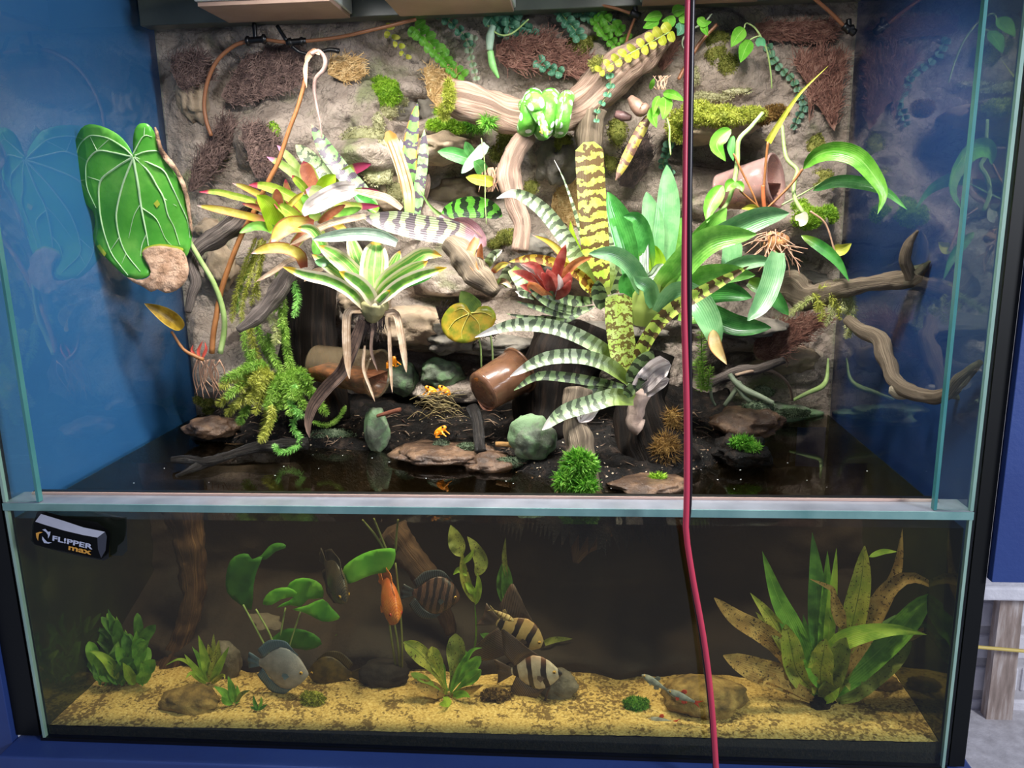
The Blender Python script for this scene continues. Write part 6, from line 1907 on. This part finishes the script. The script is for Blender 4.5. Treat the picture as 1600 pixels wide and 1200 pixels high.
ANGP = [(0, .01, -.03), (.04, .05, -.07), (.10, .12, -.13), (.20, .23, -.22), (.34, .32, -.32), (.50, .35, -.36), (.66, .29, -.31), (.80, .18, -.2), (.92, .09, -.1), (1.0, .07, -.08)]
ANGF = [('dorsal_fin', [(.36, .31), (.55, .34), (.72, .25), (.92, .09)], [(.55, .45), (.85, .72), (1.05, .85), (1.08, .35)]),
        ('anal_fin', [(.36, -.31), (.55, -.35), (.72, -.27), (.92, -.10)], [(.55, -.5), (.85, -.85), (1.25, -1.05), (1.06, -.35)]),
        ('tail_fin', [(.98, .07), (1.0, 0), (.98, -.08)], [(1.32, .25), (1.28, 0), (1.32, -.27)]),
        ('ventral_fin', [(.24, -.24), (.27, -.26), (.30, -.28)], [(.46, -.72), (.50, -.76), (.53, -.76)])]
ANGM = mfish('barred_angel_skin', 'B5A694', 'CFC2B0', bar='261C1A', nb=3.4, bw=.35, dist=.35, top='A06A4A')
ANGFM = mfin('angel_fin', '6A5444', '3A2A22', .9)
fish('angel_fish', 'lower black barred angel fish with a long dark trailing fin', 838, 1050, .10, 84, R_(14), ANGP, .10, ANGM, ANGFM, ANGF, R_(8), eye=(.13, .04))
fish('angel_fish', 'upper black barred angel fish, swimming just above the other', 814, 990, .13, 84, R_(8), ANGP, .10, mfish('tan_barred_angel_skin', 'B0925E', 'C4A870', bar='2A201A', nb=3.4, bw=.35, dist=.35, top='9A6A44'), ANGFM, ANGF, R_(-24), eye=(.13, .04))
SLIM = [(0, .02, -.02), (.06, .07, -.06), (.18, .13, -.12), (.38, .16, -.15), (.60, .13, -.13), (.82, .07, -.07), (1.0, .045, -.045)]
SFIN = [('dorsal_fin', [(.42, .15), (.5, .15), (.58, .13)], [(.48, .27), (.58, .30), (.64, .2)]), ('anal_fin', [(.56, -.13), (.64, -.12), (.74, -.09)], [(.62, -.24), (.70, -.22), (.78, -.14)]),
        ('tail_fin', [(.98, .045), (1.0, 0), (.98, -.045)], [(1.24, .16), (1.12, 0), (1.24, -.16)])]
fish('small_fish', 'small tan spotted fish facing right above the angel fish', 787, 962, .11, 36, R_(10), SLIM, .13, mfish('tan_small_skin', 'A8905E', 'C4AC78', bar='7A5E3A', nb=5, bw=.5), mfin('tan_fin', 'A8905E', '8A7044', .85), SFIN, R_(-24), eye=(.16, .03), er=.05)
TET = mfish('pale_tetra_skin', '7A7A74', '9A9A90', top='6E6E68')
REDF = mfin('red_tail', 'B8321E', 'D4542E', .95)
fish('small_fish', 'pale small fish with a red tail in front of the large tan stone', 1064, 1088, .04, 46, R_(186), SLIM, .10, TET, REDF, SFIN, R_(20), eye=(.1, .03), er=.04)
fish('small_fish', 'pale small fish with a red tail just above the sand', 1032, 1126, .05, 40, R_(184), SLIM, .10, TET, REDF, SFIN, R_(2), eye=(.1, .03), er=.04)
fish('small_fish', 'long pale small fish slanting behind the red cable', 1022, 1066, .06, 44, R_(190), SLIM, .09, TET, mfin('pale_fin', '8A8A80', '6A6A60', .8), SFIN, R_(28), eye=(.1, .03), er=.04)

# ---- specks floating on the water
mb = MB()
for k in range(46):
    p = WZ(rng.uniform(90, 1440), rng.uniform(690, 768), -.0290)
    if abs(p[0]) > .73 or p[1] < .02 or p[1] > .62:
        continue
    a, r = rng.uniform(0, 6.28), rng.uniform(.0008, .0016)
    V = [p+np.array([math.cos(a+i*1.2566)*r*(1.6 if i == 0 else 1), math.sin(a+i*1.2566)*r, 0]) for i in range(5)]
    mb.add((np.array(V), [(0, 1, 2, 3, 4)], np.zeros((5, 2))))
o = mb.out('floating_specks', mplain('white_speck', 'E8E8E4', .5), smooth=False)
tag(o, 'tiny white specks floating on the water surface', 'specks', kind='stuff')
